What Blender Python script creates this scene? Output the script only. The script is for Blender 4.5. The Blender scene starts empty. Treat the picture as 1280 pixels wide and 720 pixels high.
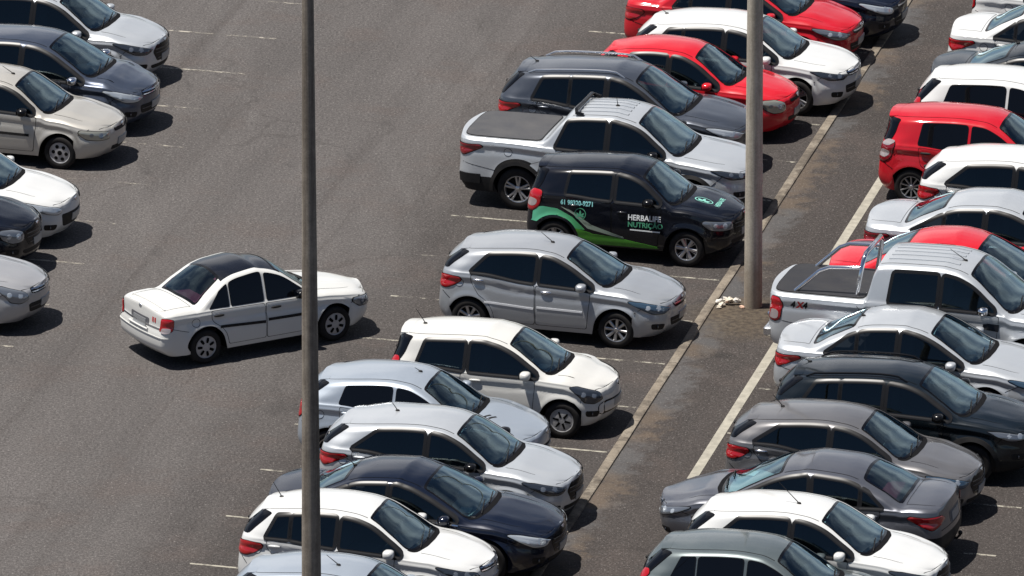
# Open-air car park seen from a high window through a long lens.
import bpy, math, random
import numpy as np
from mathutils import Vector, Matrix

random.seed(7)
rng = np.random.default_rng(11)
SC = bpy.context.scene
COL = SC.collection
R = math.radians

# ------------------------------------------------------------------ numeric helpers
def ss(a, b, x):
    t = np.clip((np.asarray(x, float) - a) / (b - a), 0, 1)
    return t * t * (3 - 2 * t)

def pchip(pts):
    """monotone cubic through the points, flat beyond the ends"""
    pts = sorted(pts)
    X = np.array([p[0] for p in pts], float); Yv = np.array([p[1] for p in pts], float)
    h = np.diff(X); d = np.diff(Yv) / h
    m = np.zeros(len(X))
    if len(X) > 2:
        for i in range(1, len(X) - 1):
            if d[i-1] * d[i] > 0:
                w1 = 2*h[i] + h[i-1]; w2 = h[i] + 2*h[i-1]
                m[i] = (w1 + w2) / (w1 / d[i-1] + w2 / d[i])
    m[0] = d[0]; m[-1] = d[-1]
    def f(x):
        x = np.clip(np.asarray(x, float), X[0], X[-1])
        i = np.clip(np.searchsorted(X, x) - 1, 0, len(h) - 1)
        t = (x - X[i]) / h[i]
        return ((1+2*t)*(1-t)**2*Yv[i] + t*(1-t)**2*h[i]*m[i]
                + t*t*(3-2*t)*Yv[i+1] + t*t*(t-1)*h[i]*m[i+1])
    return f

def resample(poly, n, smooth=0, closed=True):
    P = np.array(poly, float)
    Q = np.vstack([P, P[:1]]) if closed else P
    seg = np.hypot(*np.diff(Q, axis=0).T); c = np.concatenate([[0], np.cumsum(seg)])
    t = np.linspace(0, c[-1], n, endpoint=not closed)
    out = np.stack([np.interp(t, c, Q[:, 0]), np.interp(t, c, Q[:, 1])], 1)
    for _ in range(smooth):
        if closed:
            out = .25*np.roll(out, 1, 0) + .5*out + .25*np.roll(out, -1, 0)
        else:
            out[1:-1] = .25*out[:-2] + .5*out[1:-1] + .25*out[2:]
    return out

def inpoly(pts, poly):
    x, y = pts[:, 0], pts[:, 1]; r = np.zeros(len(pts), bool)
    px, py = poly[:, 0], poly[:, 1]; qx, qy = np.roll(px, 1), np.roll(py, 1)
    for a, b, c, d in zip(px, py, qx, qy):
        hit = ((b > y) != (d > y))
        with np.errstate(divide='ignore', invalid='ignore'):
            r ^= hit & (x < (c - a) * (y - b) / (d - b + 1e-12) + a)
    return r

# ------------------------------------------------------------------ scene helpers
def new_mesh(name, verts, faces, mats, parent=None, midx=None, sharp=38, smooth=True):
    me = bpy.data.meshes.new(name)
    me.from_pydata([tuple(map(float, v)) for v in verts], [], [tuple(map(int, f)) for f in faces])
    for m in (mats if isinstance(mats, (list, tuple)) else [mats]):
        me.materials.append(m)
    if midx is not None:
        me.polygons.foreach_set('material_index', np.array(midx, dtype=np.int32))
    if smooth:
        me.polygons.foreach_set('use_smooth', np.ones(len(me.polygons), dtype=bool))
        me.update()
        me.set_sharp_from_angle(angle=R(sharp))
    me.update()
    o = bpy.data.objects.new(name, me)
    COL.objects.link(o)
    if parent is not None:
        o.parent = parent
    return o

def empty(name, loc=(0, 0, 0), rz=0.0):
    o = bpy.data.objects.new(name, None)
    o.empty_display_size = .3
    COL.objects.link(o); o.location = loc; o.rotation_euler = (0, 0, rz)
    return o

def tag(o, label=None, cat=None, group=None, kind=None):
    if label: o['label'] = label
    if cat: o['category'] = cat
    if group: o['group'] = group
    if kind: o['kind'] = kind
    return o

class MB:
    """collects simple shapes into one mesh"""
    def __init__(s): s.v = []; s.f = []; s.m = []
    def add(s, v, f, mi=0):
        o = len(s.v); s.v += [tuple(map(float, p)) for p in v]
        s.f += [tuple(o + i for i in q) for q in f]; s.m += [mi] * len(f)
    def tube(s, pts, r, n=8, mi=0, cap=True):
        pts = [Vector(p) for p in pts]; k = len(pts); rs = r if isinstance(r, (list, tuple)) else [r] * k
        ring = []
        for i, p in enumerate(pts):
            d = (pts[min(i+1, k-1)] - pts[max(i-1, 0)]).normalized()
            a = d.orthogonal().normalized() if i == 0 else (a - d * a.dot(d)).normalized()
            b = d.cross(a)
            ring += [p + rs[i] * (a * math.cos(t) + b * math.sin(t)) for t in [2*math.pi*j/n for j in range(n)]]
        f = [(i*n + j, i*n + (j+1) % n, (i+1)*n + (j+1) % n, (i+1)*n + j) for i in range(k-1) for j in range(n)]
        if cap: f += [tuple(range(n))[::-1], tuple((k-1)*n + j for j in range(n))]
        s.add(ring, f, mi)
    def box(s, c, d, mi=0, rot=None, ch=0.0):
        """box, optional chamfer ch on all edges via superellipsoid-like inset"""
        x, y, z = [q / 2 for q in d]
        if ch <= 0:
            v = [(sx*x, sy*y, sz*z) for sz in (-1, 1) for sy in (-1, 1) for sx in (-1, 1)]
            f = [(0,2,3,1),(4,5,7,6),(0,1,5,4),(2,6,7,3),(0,4,6,2),(1,3,7,5)]
        else:
            v = []; f = []
            zs = [(-z, ch), (-z+ch, 0), (z-ch, 0), (z, ch)]
            for zz, ins in zs:
                a, b = x - ins, y - ins
                v += [(-a+ch*.6,-b,zz),(a-ch*.6,-b,zz),(a,-b+ch*.6,zz),(a,b-ch*.6,zz),(a-ch*.6,b,zz),(-a+ch*.6,b,zz),(-a,b-ch*.6,zz),(-a,-b+ch*.6,zz)]
            f = [(i*8+j, i*8+(j+1)%8, (i+1)*8+(j+1)%8, (i+1)*8+j) for i in range(3) for j in range(8)]
            f += [tuple(range(7,-1,-1)), tuple(range(24,32))]
        v = [Vector(p) for p in v]
        if rot is not None: v = [rot @ p for p in v]
        s.add([p + Vector(c) for p in v], f, mi)
    def lathe_y(s, prof, n=32, mi=0, c=(0,0,0), closed=False):
        """profile of (radius, y) turned round the y axis"""
        k = len(prof); v = []
        for r_, y_ in prof:
            v += [(c[0]+r_*math.cos(2*math.pi*j/n), c[1]+y_, c[2]+r_*math.sin(2*math.pi*j/n)) for j in range(n)]
        f = [(i*n+j, (i+1)*n+j, (i+1)*n+(j+1)%n, i*n+(j+1)%n) for i in range(k-1) for j in range(n)]
        s.add(v, f, mi)
    def ball(s, c, r, nu=14, nv=9, p=1.0, mi=0):
        """(super)ellipsoid"""
        def pw(a): return math.copysign(abs(a) ** p, a)
        v = []; f = []
        for i in range(nv + 1):
            ph = -math.pi/2 + math.pi * i / nv
            for j in range(nu):
                t = 2*math.pi*j/nu
                v.append((c[0]+r[0]*pw(math.cos(ph))*pw(math.cos(t)), c[1]+r[1]*pw(math.cos(ph))*pw(math.sin(t)), c[2]+r[2]*pw(math.sin(ph))))
        for i in range(nv):
            for j in range(nu):
                f.append((i*nu+j, i*nu+(j+1)%nu, (i+1)*nu+(j+1)%nu, (i+1)*nu+j))
        s.add(v, f, mi)
    def build(s, name, mats, parent=None, sharp=38, smooth=True):
        return new_mesh(name, s.v, s.f, mats, parent, s.m, sharp, smooth)

# ------------------------------------------------------------------ materials
def mat(name):
    m = bpy.data.materials.new(name); m.use_nodes = True
    nt = m.node_tree; nt.nodes.clear()
    out = nt.nodes.new('ShaderNodeOutputMaterial')
    return m, nt, out

def principled(name, col, rough=.5, metal=0.0, coat=0.0, spec=.5, emis=None, dirt=0.0, dirt_col=(.22,.18,.14), dscale=3.0, rvar=0.0):
    m, nt, out = mat(name)
    b = nt.nodes.new('ShaderNodeBsdfPrincipled')
    b.inputs['Base Color'].default_value = (*col, 1)
    b.inputs['Roughness'].default_value = rough
    b.inputs['Metallic'].default_value = metal
    b.inputs['Coat Weight'].default_value = coat
    b.inputs['Coat Roughness'].default_value = .06
    b.inputs['Specular IOR Level'].default_value = spec
    if dirt > 0 or rvar > 0:
        tc = nt.nodes.new('ShaderNodeTexCoord')
        oi = nt.nodes.new('ShaderNodeObjectInfo')
        ad = nt.nodes.new('ShaderNodeVectorMath'); ad.operation = 'ADD'
        nt.links.new(tc.outputs['Object'], ad.inputs[0]); nt.links.new(oi.outputs['Random'], ad.inputs[1])
        n = nt.nodes.new('ShaderNodeTexNoise'); n.inputs['Scale'].default_value = dscale
        n.inputs['Detail'].default_value = 6; n.inputs['Roughness'].default_value = .65
        nt.links.new(ad.outputs[0], n.inputs['Vector'])
        mr = nt.nodes.new('ShaderNodeMapRange'); mr.inputs[1].default_value = .35; mr.inputs[2].default_value = .8
        mr.inputs[3].default_value = 0; mr.inputs[4].default_value = dirt
        nt.links.new(n.outputs['Fac'], mr.inputs[0])
        mx = nt.nodes.new('ShaderNodeMix'); mx.data_type = 'RGBA'
        mx.inputs['A'].default_value = (*col, 1); mx.inputs['B'].default_value = (*dirt_col, 1)
        nt.links.new(mr.outputs[0], mx.inputs['Factor'])
        nt.links.new(mx.outputs['Result'], b.inputs['Base Color'])
        mr2 = nt.nodes.new('ShaderNodeMapRange'); mr2.inputs[1].default_value = .3; mr2.inputs[2].default_value = .8
        mr2.inputs[3].default_value = rough; mr2.inputs[4].default_value = min(1, rough + rvar)
        nt.links.new(n.outputs['Fac'], mr2.inputs[0]); nt.links.new(mr2.outputs[0], b.inputs['Roughness'])
        if coat > 0:
            mr3 = nt.nodes.new('ShaderNodeMapRange'); mr3.inputs[1].default_value = .3; mr3.inputs[2].default_value = .75
            mr3.inputs[3].default_value = .04; mr3.inputs[4].default_value = .16
            nt.links.new(n.outputs['Fac'], mr3.inputs[0]); nt.links.new(mr3.outputs[0], b.inputs['Coat Roughness'])
    nt.links.new(b.outputs[0], out.inputs[0])
    return m

def glass_mat(name, tint, spec_rough=.015, ior=1.52, neutral=False):
    m, nt, out = mat(name)
    t = nt.nodes.new('ShaderNodeBsdfTransparent'); t.inputs[0].default_value = (*tint, 1)
    g = nt.nodes.new('ShaderNodeBsdfGlossy'); g.inputs['Roughness'].default_value = spec_rough; g.inputs[0].default_value = (.72, .93, 1.0, 1)
    fr = nt.nodes.new('ShaderNodeFresnel'); fr.inputs['IOR'].default_value = ior
    ma = nt.nodes.new('ShaderNodeMath'); ma.operation = 'MULTIPLY_ADD'; ma.inputs[1].default_value = 2.0 if not neutral else 1.15; ma.inputs[2].default_value = .01
    mx = nt.nodes.new('ShaderNodeMixShader')
    nt.links.new(fr.outputs[0], ma.inputs[0]); nt.links.new(ma.outputs[0], mx.inputs[0])
    nt.links.new(t.outputs[0], mx.inputs[1]); nt.links.new(g.outputs[0], mx.inputs[2])
    nt.links.new(mx.outputs[0], out.inputs[0])
    return m

M = {}
M['black'] = principled('black_plastic', (.010, .010, .011), .5, spec=.22, rvar=.2, dirt=.06)
M['gap'] = principled('panel_gap_shade', (.004, .004, .004), .8, spec=.1)
M['trim'] = principled('gloss_black_trim', (.006, .006, .007), .2, spec=.3)
M['pillar'] = principled('pillar_film', (.011, .011, .012), .35, spec=.28)
M['rubber'] = principled('tyre_rubber', (.013, .013, .014), .8, spec=.2, dirt=.4, dirt_col=(.06,.05,.042), dscale=6)
M['under'] = principled('underbody', (.008, .008, .008), .95, spec=.1)
M['alloy'] = principled('alloy', (.55, .55, .56), .3, .85, dirt=.45, dirt_col=(.12,.1,.08), dscale=9)
M['graphite'] = principled('dark_alloy', (.10, .10, .105), .35, .6)
M['hubcap'] = principled('hubcap_plastic', (.42, .42, .43), .35, .25, dirt=.4, dirt_col=(.14,.115,.09), dscale=9)
M['hub'] = principled('brake_shade', (.010, .010, .010), .9, spec=.1)
M['chrome'] = principled('chrome', (.8, .8, .82), .08, 1.0)
M['satin'] = principled('satin_metal', (.62, .63, .65), .25, .9)
M['glass'] = principled('tinted_side_glass', (.002, .0025, .004), .03, spec=.42)
M['glass_var'] = principled('tinted_side_glass_light', (.012, .015, .019), .03, spec=.6)
M['side_clear'] = glass_mat('tinted_door_glass', (.20, .225, .24), neutral=True)
M['side_dark'] = glass_mat('dark_tinted_door_glass', (.10, .11, .12), neutral=True)
M['screen'] = glass_mat('windscreen_glass', (.62, .86, .90))
M['rearscreen'] = glass_mat('rear_screen_glass', (.30, .33, .36))
M['redscreen'] = glass_mat('violet_film_glass', (.34, .20, .27), ior=1.38)
M['cowl'] = principled('cowl_plastic', (.006, .006, .007), .85, spec=.08)
M['frit'] = principled('frit_band', (.004, .004, .005), .12, spec=.3)
M['dash'] = principled('dashboard_plastic', (.22, .225, .23), .75, dirt=.3)
M['seat'] = principled('seat_cloth', (.24, .24, .245), .9, dirt=.3)
M['seat_red'] = principled('seat_cloth_brown', (.16, .08, .06), .9, dirt=.3)
M['lamp'] = principled('headlamp_lens', (.20, .22, .25), .06, .5, coat=1.0)
M['lamp_bright'] = principled('headlamp_lens_bright', (.46, .50, .54), .08, .4, coat=1.0)
M['lamp_old'] = principled('headlamp_lens_hazed', (.36, .36, .31), .12, .45, coat=1.0)
M['lamp_dark'] = principled('headlamp_lens_dark', (.035, .042, .055), .05, .2, coat=1.0)
M['lamp_blue'] = principled('headlamp_lens_blue', (.05, .09, .14), .05, .2, coat=1.0)
M['reflector'] = principled('lamp_reflector', (.85, .87, .9), .08, .9)
M['tail'] = principled('tail_lamp_red', (.36, .005, .009), .08, coat=1.0)
M['tail_dark'] = principled('tail_lamp_dark_red', (.20, .006, .012), .08, coat=1.0)
M['tail_clear'] = principled('tail_lamp_clear', (.42, .36, .36), .1, .3, coat=1.0)
M['amber'] = principled('amber_lens', (.7, .22, .02), .12, coat=1.0)
M['bright_strip'] = principled('bright_strip', (.66, .67, .69), .4, .1)
M['plate'] = principled('number_plate', (.30, .31, .32), .35, .3)
M['plate_frame'] = principled('plate_recess', (.10, .10, .11), .5)
M['paper'] = principled('sun_bleached_paper', (.55, .55, .52), .8)
M['vinyl_dark'] = principled('tonneau_vinyl_black', (.020, .020, .023), .5, spec=.3, dirt=.25, dirt_col=(.07,.065,.06), dscale=2.5, rvar=.15)
M['vinyl'] = principled('tonneau_vinyl', (.048, .048, .052), .55, dirt=.5, dirt_col=(.10,.095,.09), dscale=2.5, rvar=.15)
M['badge'] = principled('badge_chrome', (.6, .61, .63), .15, .9)
M['red_mark'] = principled('red_sticker', (.5, .02, .02), .4)

PAINTS = {
 'white':   ((.57, .575, .57), 0, .40), 'white_warm': ((.56, .555, .53), 0, .40),
 'white_old': ((.58, .58, .56), 0, .45),
 'silver':  ((.39, .41, .435), .50, .36), 'silver_light': ((.50, .525, .55), .45, .36),
 'silver_blue': ((.40, .45, .51), .50, .36), 'silver_beige': ((.47, .45, .41), .42, .42),
 'silver_dull': ((.37, .37, .38), .45, .40),
 'grey':    ((.165, .162, .166), .55, .34), 'grey_dark': ((.085, .09, .10), .6, .3),
 'slate':   ((.070, .080, .100), .55, .30), 'grey_blue': ((.058, .072, .105), .5, .30),
 'civic':   ((.115, .12, .14), .6, .32),
 'green_grey': ((.115, .14, .145), .5, .36),
 'red':     ((.46, .006, .016), 0, .35), 'red_bright': ((.52, .008, .018), 0, .35),
 'navy':    ((.004, .007, .018), .15, .3), 'black': ((.003, .004, .008), 0, .3), 'teal_black': ((.005, .009, .013), .15, .3),
}
_pm = {}
def paint(k):
    if k not in _pm:
        c, me, ro = PAINTS[k]
        dark = sum(c) < .25
        _pm[k] = principled('paint_' + k, c, ro, me, coat=1.0, spec=.5 if me > .4 else .06, dirt=.05 if not dark else .012, dirt_col=(.30,.27,.23), dscale=2.2, rvar=.10)
        nt = _pm[k].node_tree; out = nt.nodes['Material Output']; pb = nt.nodes['Principled BSDF']
        ge = nt.nodes.new('ShaderNodeNewGeometry'); df = nt.nodes.new('ShaderNodeBsdfDiffuse'); df.inputs[0].default_value = (.10, .098, .095, 1)
        ms = nt.nodes.new('ShaderNodeMixShader'); nt.links.new(ge.outputs['Backfacing'], ms.inputs[0]); nt.links.new(pb.outputs[0], ms.inputs[1]); nt.links.new(df.outputs[0], ms.inputs[2]); nt.links.new(ms.outputs[0], out.inputs[0])
    return _pm[k]

# ------------------------------------------------------------------ the shape of one car body
class Shape:
    """x forward from the middle of the wheelbase, s = distance back from the nose, z up"""
    D = dict(L=3.95, W=1.70, H=1.48, wb=2.5, foh=.82, r=.30, clear=.20, zh=.74, cowl=(1.02, .98), head=1.80,
             peak=2.35, rear_roof=.42, roof_drop=.10, kind='hatch', belt=(.88, .93, 1.0), Rf=.52, rf=.36, Rt=.30, rt=.20,
             tum=.33, flare=.018, crease=.014, bow=.10, bowt=.07, hoodbulge=.010, ryc=.09, ra=None,
             nose_k=1.0, wcrown=.09, rcrown=.055, tail=None, trunk=None, splits=(None, None), win_end=(.42, .62), win_dz=.052, win_front=.04)
    def __init__(self, **k):
        for a, v in {**self.D, **k}.items(): setattr(self, a, v)
        q = .97                                  # overall length trim
        for a in ('L', 'wb', 'foh', 'head', 'peak', 'rear_roof'): setattr(self, a, getattr(self, a) * q)
        self.cowl = (self.cowl[0] * q, self.cowl[1]); self.splits = tuple(s and s * q for s in self.splits); self.win_end = tuple(s * q for s in self.win_end)
        if self.trunk: self.trunk = (self.trunk[0] * q, self.trunk[1] * q, self.trunk[2])
        L, H = self.L, self.H
        self.xf = self.wb/2 + self.foh
        if 'wcrown' not in k: self.wcrown = .075 + .045 * ((self.L * 7.31 + self.H * 13.7 + self.zh * 29.3) % 1.0)
        if self.ra is None: self.ra = self.r + .065
        self.wx = (self.wb/2, -self.wb/2)
        zc = self.cowl[1]; sc = self.cowl[0]; zh = self.zh
        top = [(.07, zh), (.18, zh+.045), (.42, zh+.105*self.nose_k), (sc-.32, zc-.055), (sc, zc), ((sc+self.head)/2, (zc+H-.075)/2+.012), (self.head, H-.07), (self.head+.3, H-.02), (self.peak, H)]
        nose = [(.18, .16), (.26, .07), (.36, .02), (.5, 0), (zh-.14, .005), (zh-.05, .025), (zh, .07)]
        if self.kind == 'hatch':
            rr = self.rear_roof; ze = H - self.roof_drop
            top += [((self.peak+L-rr)/2+.1, H-.35*self.roof_drop), (L-rr, ze)]
            zb = self.belt[2]
            tail = self.tail or [(.18, .16), (.28, .05), (.42, .0), (.6, .01), (.8, .03), (zb, .07), (zb+.08, .10), (ze-.04, rr-.05), (ze+.02, rr)]
            self.s_roof_end = L - rr
            crown = [(0, .04), (.5, .05), (sc-.2, .055), (sc+.2, self.wcrown), (self.head-.1, self.wcrown), (self.head+.25, self.rcrown), (L-rr, .05)]
        elif self.kind == 'sedan':
            s1, s2, zt = self.trunk            # rear screen top, trunk front, trunk height
            top += [(s1-.3, H-.025), (s1, H-.075), ((s1+s2)/2, (H-.075+zt)/2+.02), (s2, zt+.01), ((s2+L)/2, zt+.002), (L-.09, zt-.02)]
            tail = self.tail or [(.18, .18), (.28, .07), (.42, .0), (.6, .0), (.72, .02), (zt-.06, .06), (zt-.02, .09)]
            self.s_roof_end = s1
            crown = [(0, .04), (.5, .05), (sc-.2, .055), (sc+.2, self.wcrown), (self.head-.1, self.wcrown), (self.head+.25, self.rcrown), (s1-.2, self.rcrown), (s1+.15, .085), (s2-.1, .07), (s2+.1, .035), (L, .03)]
        else:                                   # pickup: cab end, drop, bed height
            s1, s2, zt = self.trunk
            top += [(s1-.35, H-.012), (s1, H-.05), (s2, zt+.005), (s2+.1, zt), (L-.03, zt)]
            tail = self.tail or [(.3, .10), (.42, .02), (.55, .0), (.7, .015), (zt-.03, .02), (zt, .03)]
            self.s_roof_end = s1
            crown = [(0, .04), (.5, .05), (sc-.2, .055), (sc+.2, self.wcrown), (self.head-.1, self.wcrown), (self.head+.25, self.rcrown), (s1, .045), (s2, .012), (L, .01)]
        self.ztop = pchip(top); self.crown = pchip(crown)
        self._n = pchip(nose); self._t = pchip(tail)
        b = self.belt
        self.zbelt = pchip([(0, zh-.02), (.5, zh+.06), (sc, b[0]-.025), (sc+.35, b[0]), ((sc+L)/2, b[1]), (L-.75, b[2]), (L, b[2])])
        self.ry = pchip([(0, .10), (sc-.1, .10), (sc+.15, self.ryc), (self.s_roof_end-.05, self.ryc), (self.s_roof_end+.25, .10 if self.kind != 'pickup' else .035), (L, .10 if self.kind != 'pickup' else .035)])
        self._tab = {}
    def xn(self, z): return self.xf - self._n(z)
    def xt(self, z): return self.xf - self.L + self._t(z)
    def zte(self, s): return self.ztop(s) - self.crown(s)
    def zsh(self, s): return np.minimum(self.zbelt(s), self.zte(s) - .05)
    def rz(self, s): return np.minimum(.072, .8 * (self.zte(s) - self.zsh(s)))
    def Y(self, x, z):
        x = np.asarray(x, float); z = np.asarray(z, float)
        s = self.xf - x
        zs = self.zsh(s); ze = self.zte(s); rz = self.rz(s)
        t = (s / self.L - .5) * 2
        hw = self.W/2 - .035 * np.abs(t)**3
        zm = .46
        lo = np.clip((zm - z) / (zm - .18), 0, 1.3); ins = .045 * lo**2.0
        ins = ins + .040 * np.clip((z - zm) / np.maximum(zs - zm, .05), 0, 1)**1.5
        ins = ins + self.crease * np.exp(-((z - (zs - .15)) / .035)**2) - self.crease * .8 * np.exp(-((z - (zs - .06)) / .024)**2)
        ins = ins + .006 * np.exp(-((z - .40) / .05)**2)
        up = np.maximum(z - zs, 0)
        ins = ins + .016 * ss(0, .03, up) + self.tum * up + .08 * up**2
        q = np.clip((z - (ze - rz)) / np.maximum(rz, 1e-4), 0, 1)
        ins = ins + self.ry(s) * (1 - np.sqrt(np.maximum(1 - q*q, 0)))
        q = np.clip(1 - (self.xn(z) - x) / self.Rf, 0, 1); ins = ins + self.rf * (1 - np.sqrt(np.maximum(1 - q*q, 0)))
        up_ = ss(self.belt[2] - .02, self.belt[2] + .22, z) if self.kind == 'hatch' else 0.0
        q = np.clip(1 - (x - self.xt(z)) / (self.Rt + .24 * up_), 0, 1); ins = ins + (self.rt + .05 * up_) * (1 - np.sqrt(np.maximum(1 - q*q, 0)))
        for xw in self.wx:
            d = np.hypot(x - xw, z - self.r)
            ins = ins - self.flare * np.exp(-((d - self.ra - .01) / .06)**2) * ss(.06, .26, zs - z)
        return np.maximum(hw - ins, .06)
    def side(self, sgn):
        def f(s, z):
            x = self.xf - s
            return np.stack([x, sgn * self.Y(x, z), z], -1)
        return f
    def topf(self, s, b):
        s = np.asarray(s, float); b = np.asarray(b, float)
        x = self.xf - s; ze = self.zte(s)
        y = b * self.Y(x, ze)
        return np.stack([x, y, ze + self.topadd(s, b)], -1)
    def topadd(self, s, b):
        ab = np.abs(b)
        z = self.crown(s) * (1 - ab**2.2)
        hood = ss(.15, .5, s) * (1 - ss(self.cowl[0]-.35, self.cowl[0]-.05, s))
        return z + hood * self.hoodbulge * (np.exp(-((ab - .55) / .13)**2) - .6*np.exp(-((ab - .82) / .08)**2))
    def endtab(self, front):
        if front in self._tab: return self._tab[front]
        zs = np.linspace(.14, self.H - .02, 90); gs = np.arange(0, 1.9, .02)
        xe = self.xn(zs) if front else self.xt(zs); sg = 1 if front else -1
        Rr = self.Rf if front else self.Rt; bow = self.bow if front else self.bowt
        ye = self.Y(xe, zs)
        u = np.linspace(0, 1, 14)[None, :]
        X = [xe[:, None] + sg * bow * (1 - u*u)]; Yy = [ye[:, None] * u]
        d = np.concatenate([Rr * (1 - np.sin(np.linspace(R(84), 0, 12))), Rr + np.linspace(.05, 1.3, 14)])[None, :]
        xs = xe[:, None] - sg * d
        ze = self.zte(self.xf - xs)
        zz = np.minimum(zs[:, None], ze - .002)
        X.append(xs); Yy.append(self.Y(xs, zz))
        xe_s = self.xf - xe
        zcap = np.minimum(zs[:, None], self.zte(xe_s)[:, None] + self.crown(xe_s)[:, None] * (1 - u*u))
        X = np.concatenate(X, 1); Yy = np.concatenate(Yy, 1); Z = np.concatenate([zcap, zz], 1)
        T = np.zeros((len(zs), len(gs), 3))
        for i in range(len(zs)):
            c = np.concatenate([[0], np.cumsum(np.hypot(np.diff(X[i]), np.diff(Yy[i])))])
            for k, A in enumerate((X[i], Yy[i], Z[i])): T[i, :, k] = np.interp(gs, c, A)
        self._tab[front] = (zs, gs, T); return self._tab[front]
    def end(self, front):
        """(girth distance from the middle of the bumper, height) -> point; negative girth = right side"""
        zs, gs, T = self.endtab(front)
        def f(g, z):
            g = np.asarray(g, float); z = np.asarray(z, float)
            gi = np.clip(np.abs(g) / .02, 0, len(gs) - 1.001); zi = np.clip((z - zs[0]) / (zs[1] - zs[0]), 0, len(zs) - 1.001)
            a = gi.astype(int); b = zi.astype(int); u = (gi - a)[..., None]; v = (zi - b)[..., None]
            P = T[b, a]*(1-u)*(1-v) + T[b, a+1]*u*(1-v) + T[b+1, a]*(1-u)*v + T[b+1, a+1]*u*v
            P = P.copy(); P[..., 1] *= np.where(g < 0, -1, 1)
            return P
        return f
    # ---- closed lattice skin
    def lattice(self):
        n_c = 8
        ph = np.linspace(math.pi/2, 0, n_c)
        xn, wf, wt = [], [], []
        for p in ph: xn.append(self.xf - self.L + self.Rt*(1-math.sin(p))); wf.append(0); wt.append(1)
        x0 = self.xf - self.L + self.Rt; x1 = self.xf - self.Rf
        st = set()
        for xw in self.wx:
            for k in range(0, 25): st.add(round(xw + self.ra * math.cos(math.pi * k / 24), 4))
            st.add(round(xw + self.ra + .004, 4)); st.add(round(xw - self.ra - .004, 4))
        arch = sorted(st)
        uni = [x for x in np.arange(x0 + .05, x1 - .03, .055) if min(abs(x - a) for a in arch) > .022]
        mid = sorted([a for a in arch if x0 + .01 < a < x1 - .01] + uni)
        for x in mid:
            xn.append(x); wf.append(np.clip((x - (x1 - .8)) / .8, 0, 1)); wt.append(np.clip(((x0 + 1.3) - x) / 1.3, 0, 1))
        for p in ph[::-1]: xn.append(self.xf - self.Rf*(1-math.sin(p))); wf.append(1); wt.append(0)
        xn, wf, wt = map(np.array, (xn, wf, wt))
        zb = np.full(len(xn), self.clear)
        for xw in self.wx:
            d = np.abs(xn - xw)
            zb = np.where(d < self.ra + .001, np.maximum(zb, self.r + np.sqrt(np.maximum(self.ra**2 - d*d, 0))), zb)
        cl = np.array([0, .03, .1, .2, .3, .4, .5, .6, .68, .75, .81, .86, .9, .94, .97, 1.0])
        cs = np.array([.05, .14, .24, .34, .44, .54, .64, .74, .84, .92, 1.0]); th = np.linspace(0, math.pi/2, 7)[1:]
        nc = len(cl) + len(cs) + len(th)
        X = np.repeat(xn[:, None], nc, 1)
        for _ in range(14):
            s = self.xf - X; zs = self.zsh(s); ze = self.zte(s); rz = self.rz(s)
            Z = np.empty_like(X); a = len(cl); b = a + len(cs)
            zbb = np.minimum(zb[:, None], zs[:, :a] - .03)
            Z[:, :a] = zbb + (zs[:, :a] - zbb) * cl
            Z[:, a:b] = zs[:, a:b] + (ze - rz - zs)[:, a:b] * cs
            Z[:, b:] = (ze - rz)[:, b:] + rz[:, b:] * np.sin(th)
            X2 = xn[:, None] + wf[:, None] * (self.xn(Z) - self.xf) + wt[:, None] * (self.xt(Z) - (self.xf - self.L))
            X = .5 * X + .5 * X2
        Yh = self.Y(X, Z)
        bs = np.linspace(-1, 1, 23); nb = len(bs); na = len(xn)
        P = np.zeros((na, nb, nc, 3))
        s = self.xf - X
        B = bs[None, :, None]
        ends = (self.bow * np.clip(1 - (self.xf - xn) / .5, 0, 1) - self.bowt * np.clip(1 - (xn - self.xf + self.L) / .35, 0, 1))[:, None, None]
        P[..., 0] = X[:, None, :] + ends * (1 - B**2)
        P[..., 1] = B * Yh[:, None, :]
        zs = self.zsh(s); ze = self.zte(s)
        w = np.clip((Z - zs) / np.maximum(ze - zs, 1e-3), 0, 1)
        P[..., 2] = Z[:, None, :] + w[:, None, :] * self.topadd(s[:, None, :], np.broadcast_to(B, (na, nb, nc)))
        P[:, :, 0, 2] = np.where((np.abs(bs) < .62)[None, :], self.clear, P[:, :, 0, 2])
        I, J, K = np.meshgrid(np.arange(na), np.arange(nb), np.arange(nc), indexing='ij')
        surf = (I == 0) | (I == na-1) | (J == 0) | (J == nb-1) | (K == 0) | (K == nc-1)
        ids = -np.ones((na, nb, nc), int); ids[surf] = np.arange(surf.sum())
        V = P[surf]
        F = []; kind = []; uv = []
        def quad(A, k, u=None):
            a = np.stack([A[:-1, :-1], A[1:, :-1], A[1:, 1:], A[:-1, 1:]], -1).reshape(-1, 4)
            F.append(a); kind.append(np.full(len(a), k))
            if u is None: uv.append(np.full((len(a), 2), -9.0))
            else:
                c = lambda q: .25*(q[:-1, :-1]+q[1:, :-1]+q[1:, 1:]+q[:-1, 1:]).reshape(-1)
                uv.append(np.stack([c(u[0]), c(u[1])], 1))
        for j in (0, nb-1):
            zz = Z; row = np.repeat(np.arange(nc)[None, :], na, 0).astype(float)
            quad(ids[:, j, :], 0, (row, self.xf - X))
        top_s = self.xf - np.repeat(X[:, None, -1], nb, 1); top_b = np.repeat(bs[None, :], na, 0)
        quad(ids[:, :, -1], 1, (top_s, top_b))
        quad(ids[:, :, 0], 2)
        rowc = np.repeat(np.arange(nc)[None, :], nb, 0).astype(float)
        quad(ids[0], 3, (rowc, rowc)); quad(ids[-1], 4, (rowc, rowc))
        F = np.concatenate(F); kind = np.concatenate(kind); uv = np.concatenate(uv)
        c = V[F].mean(1); nrm = np.cross(V[F[:, 2]] - V[F[:, 0]], V[F[:, 3]] - V[F[:, 1]])
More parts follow.
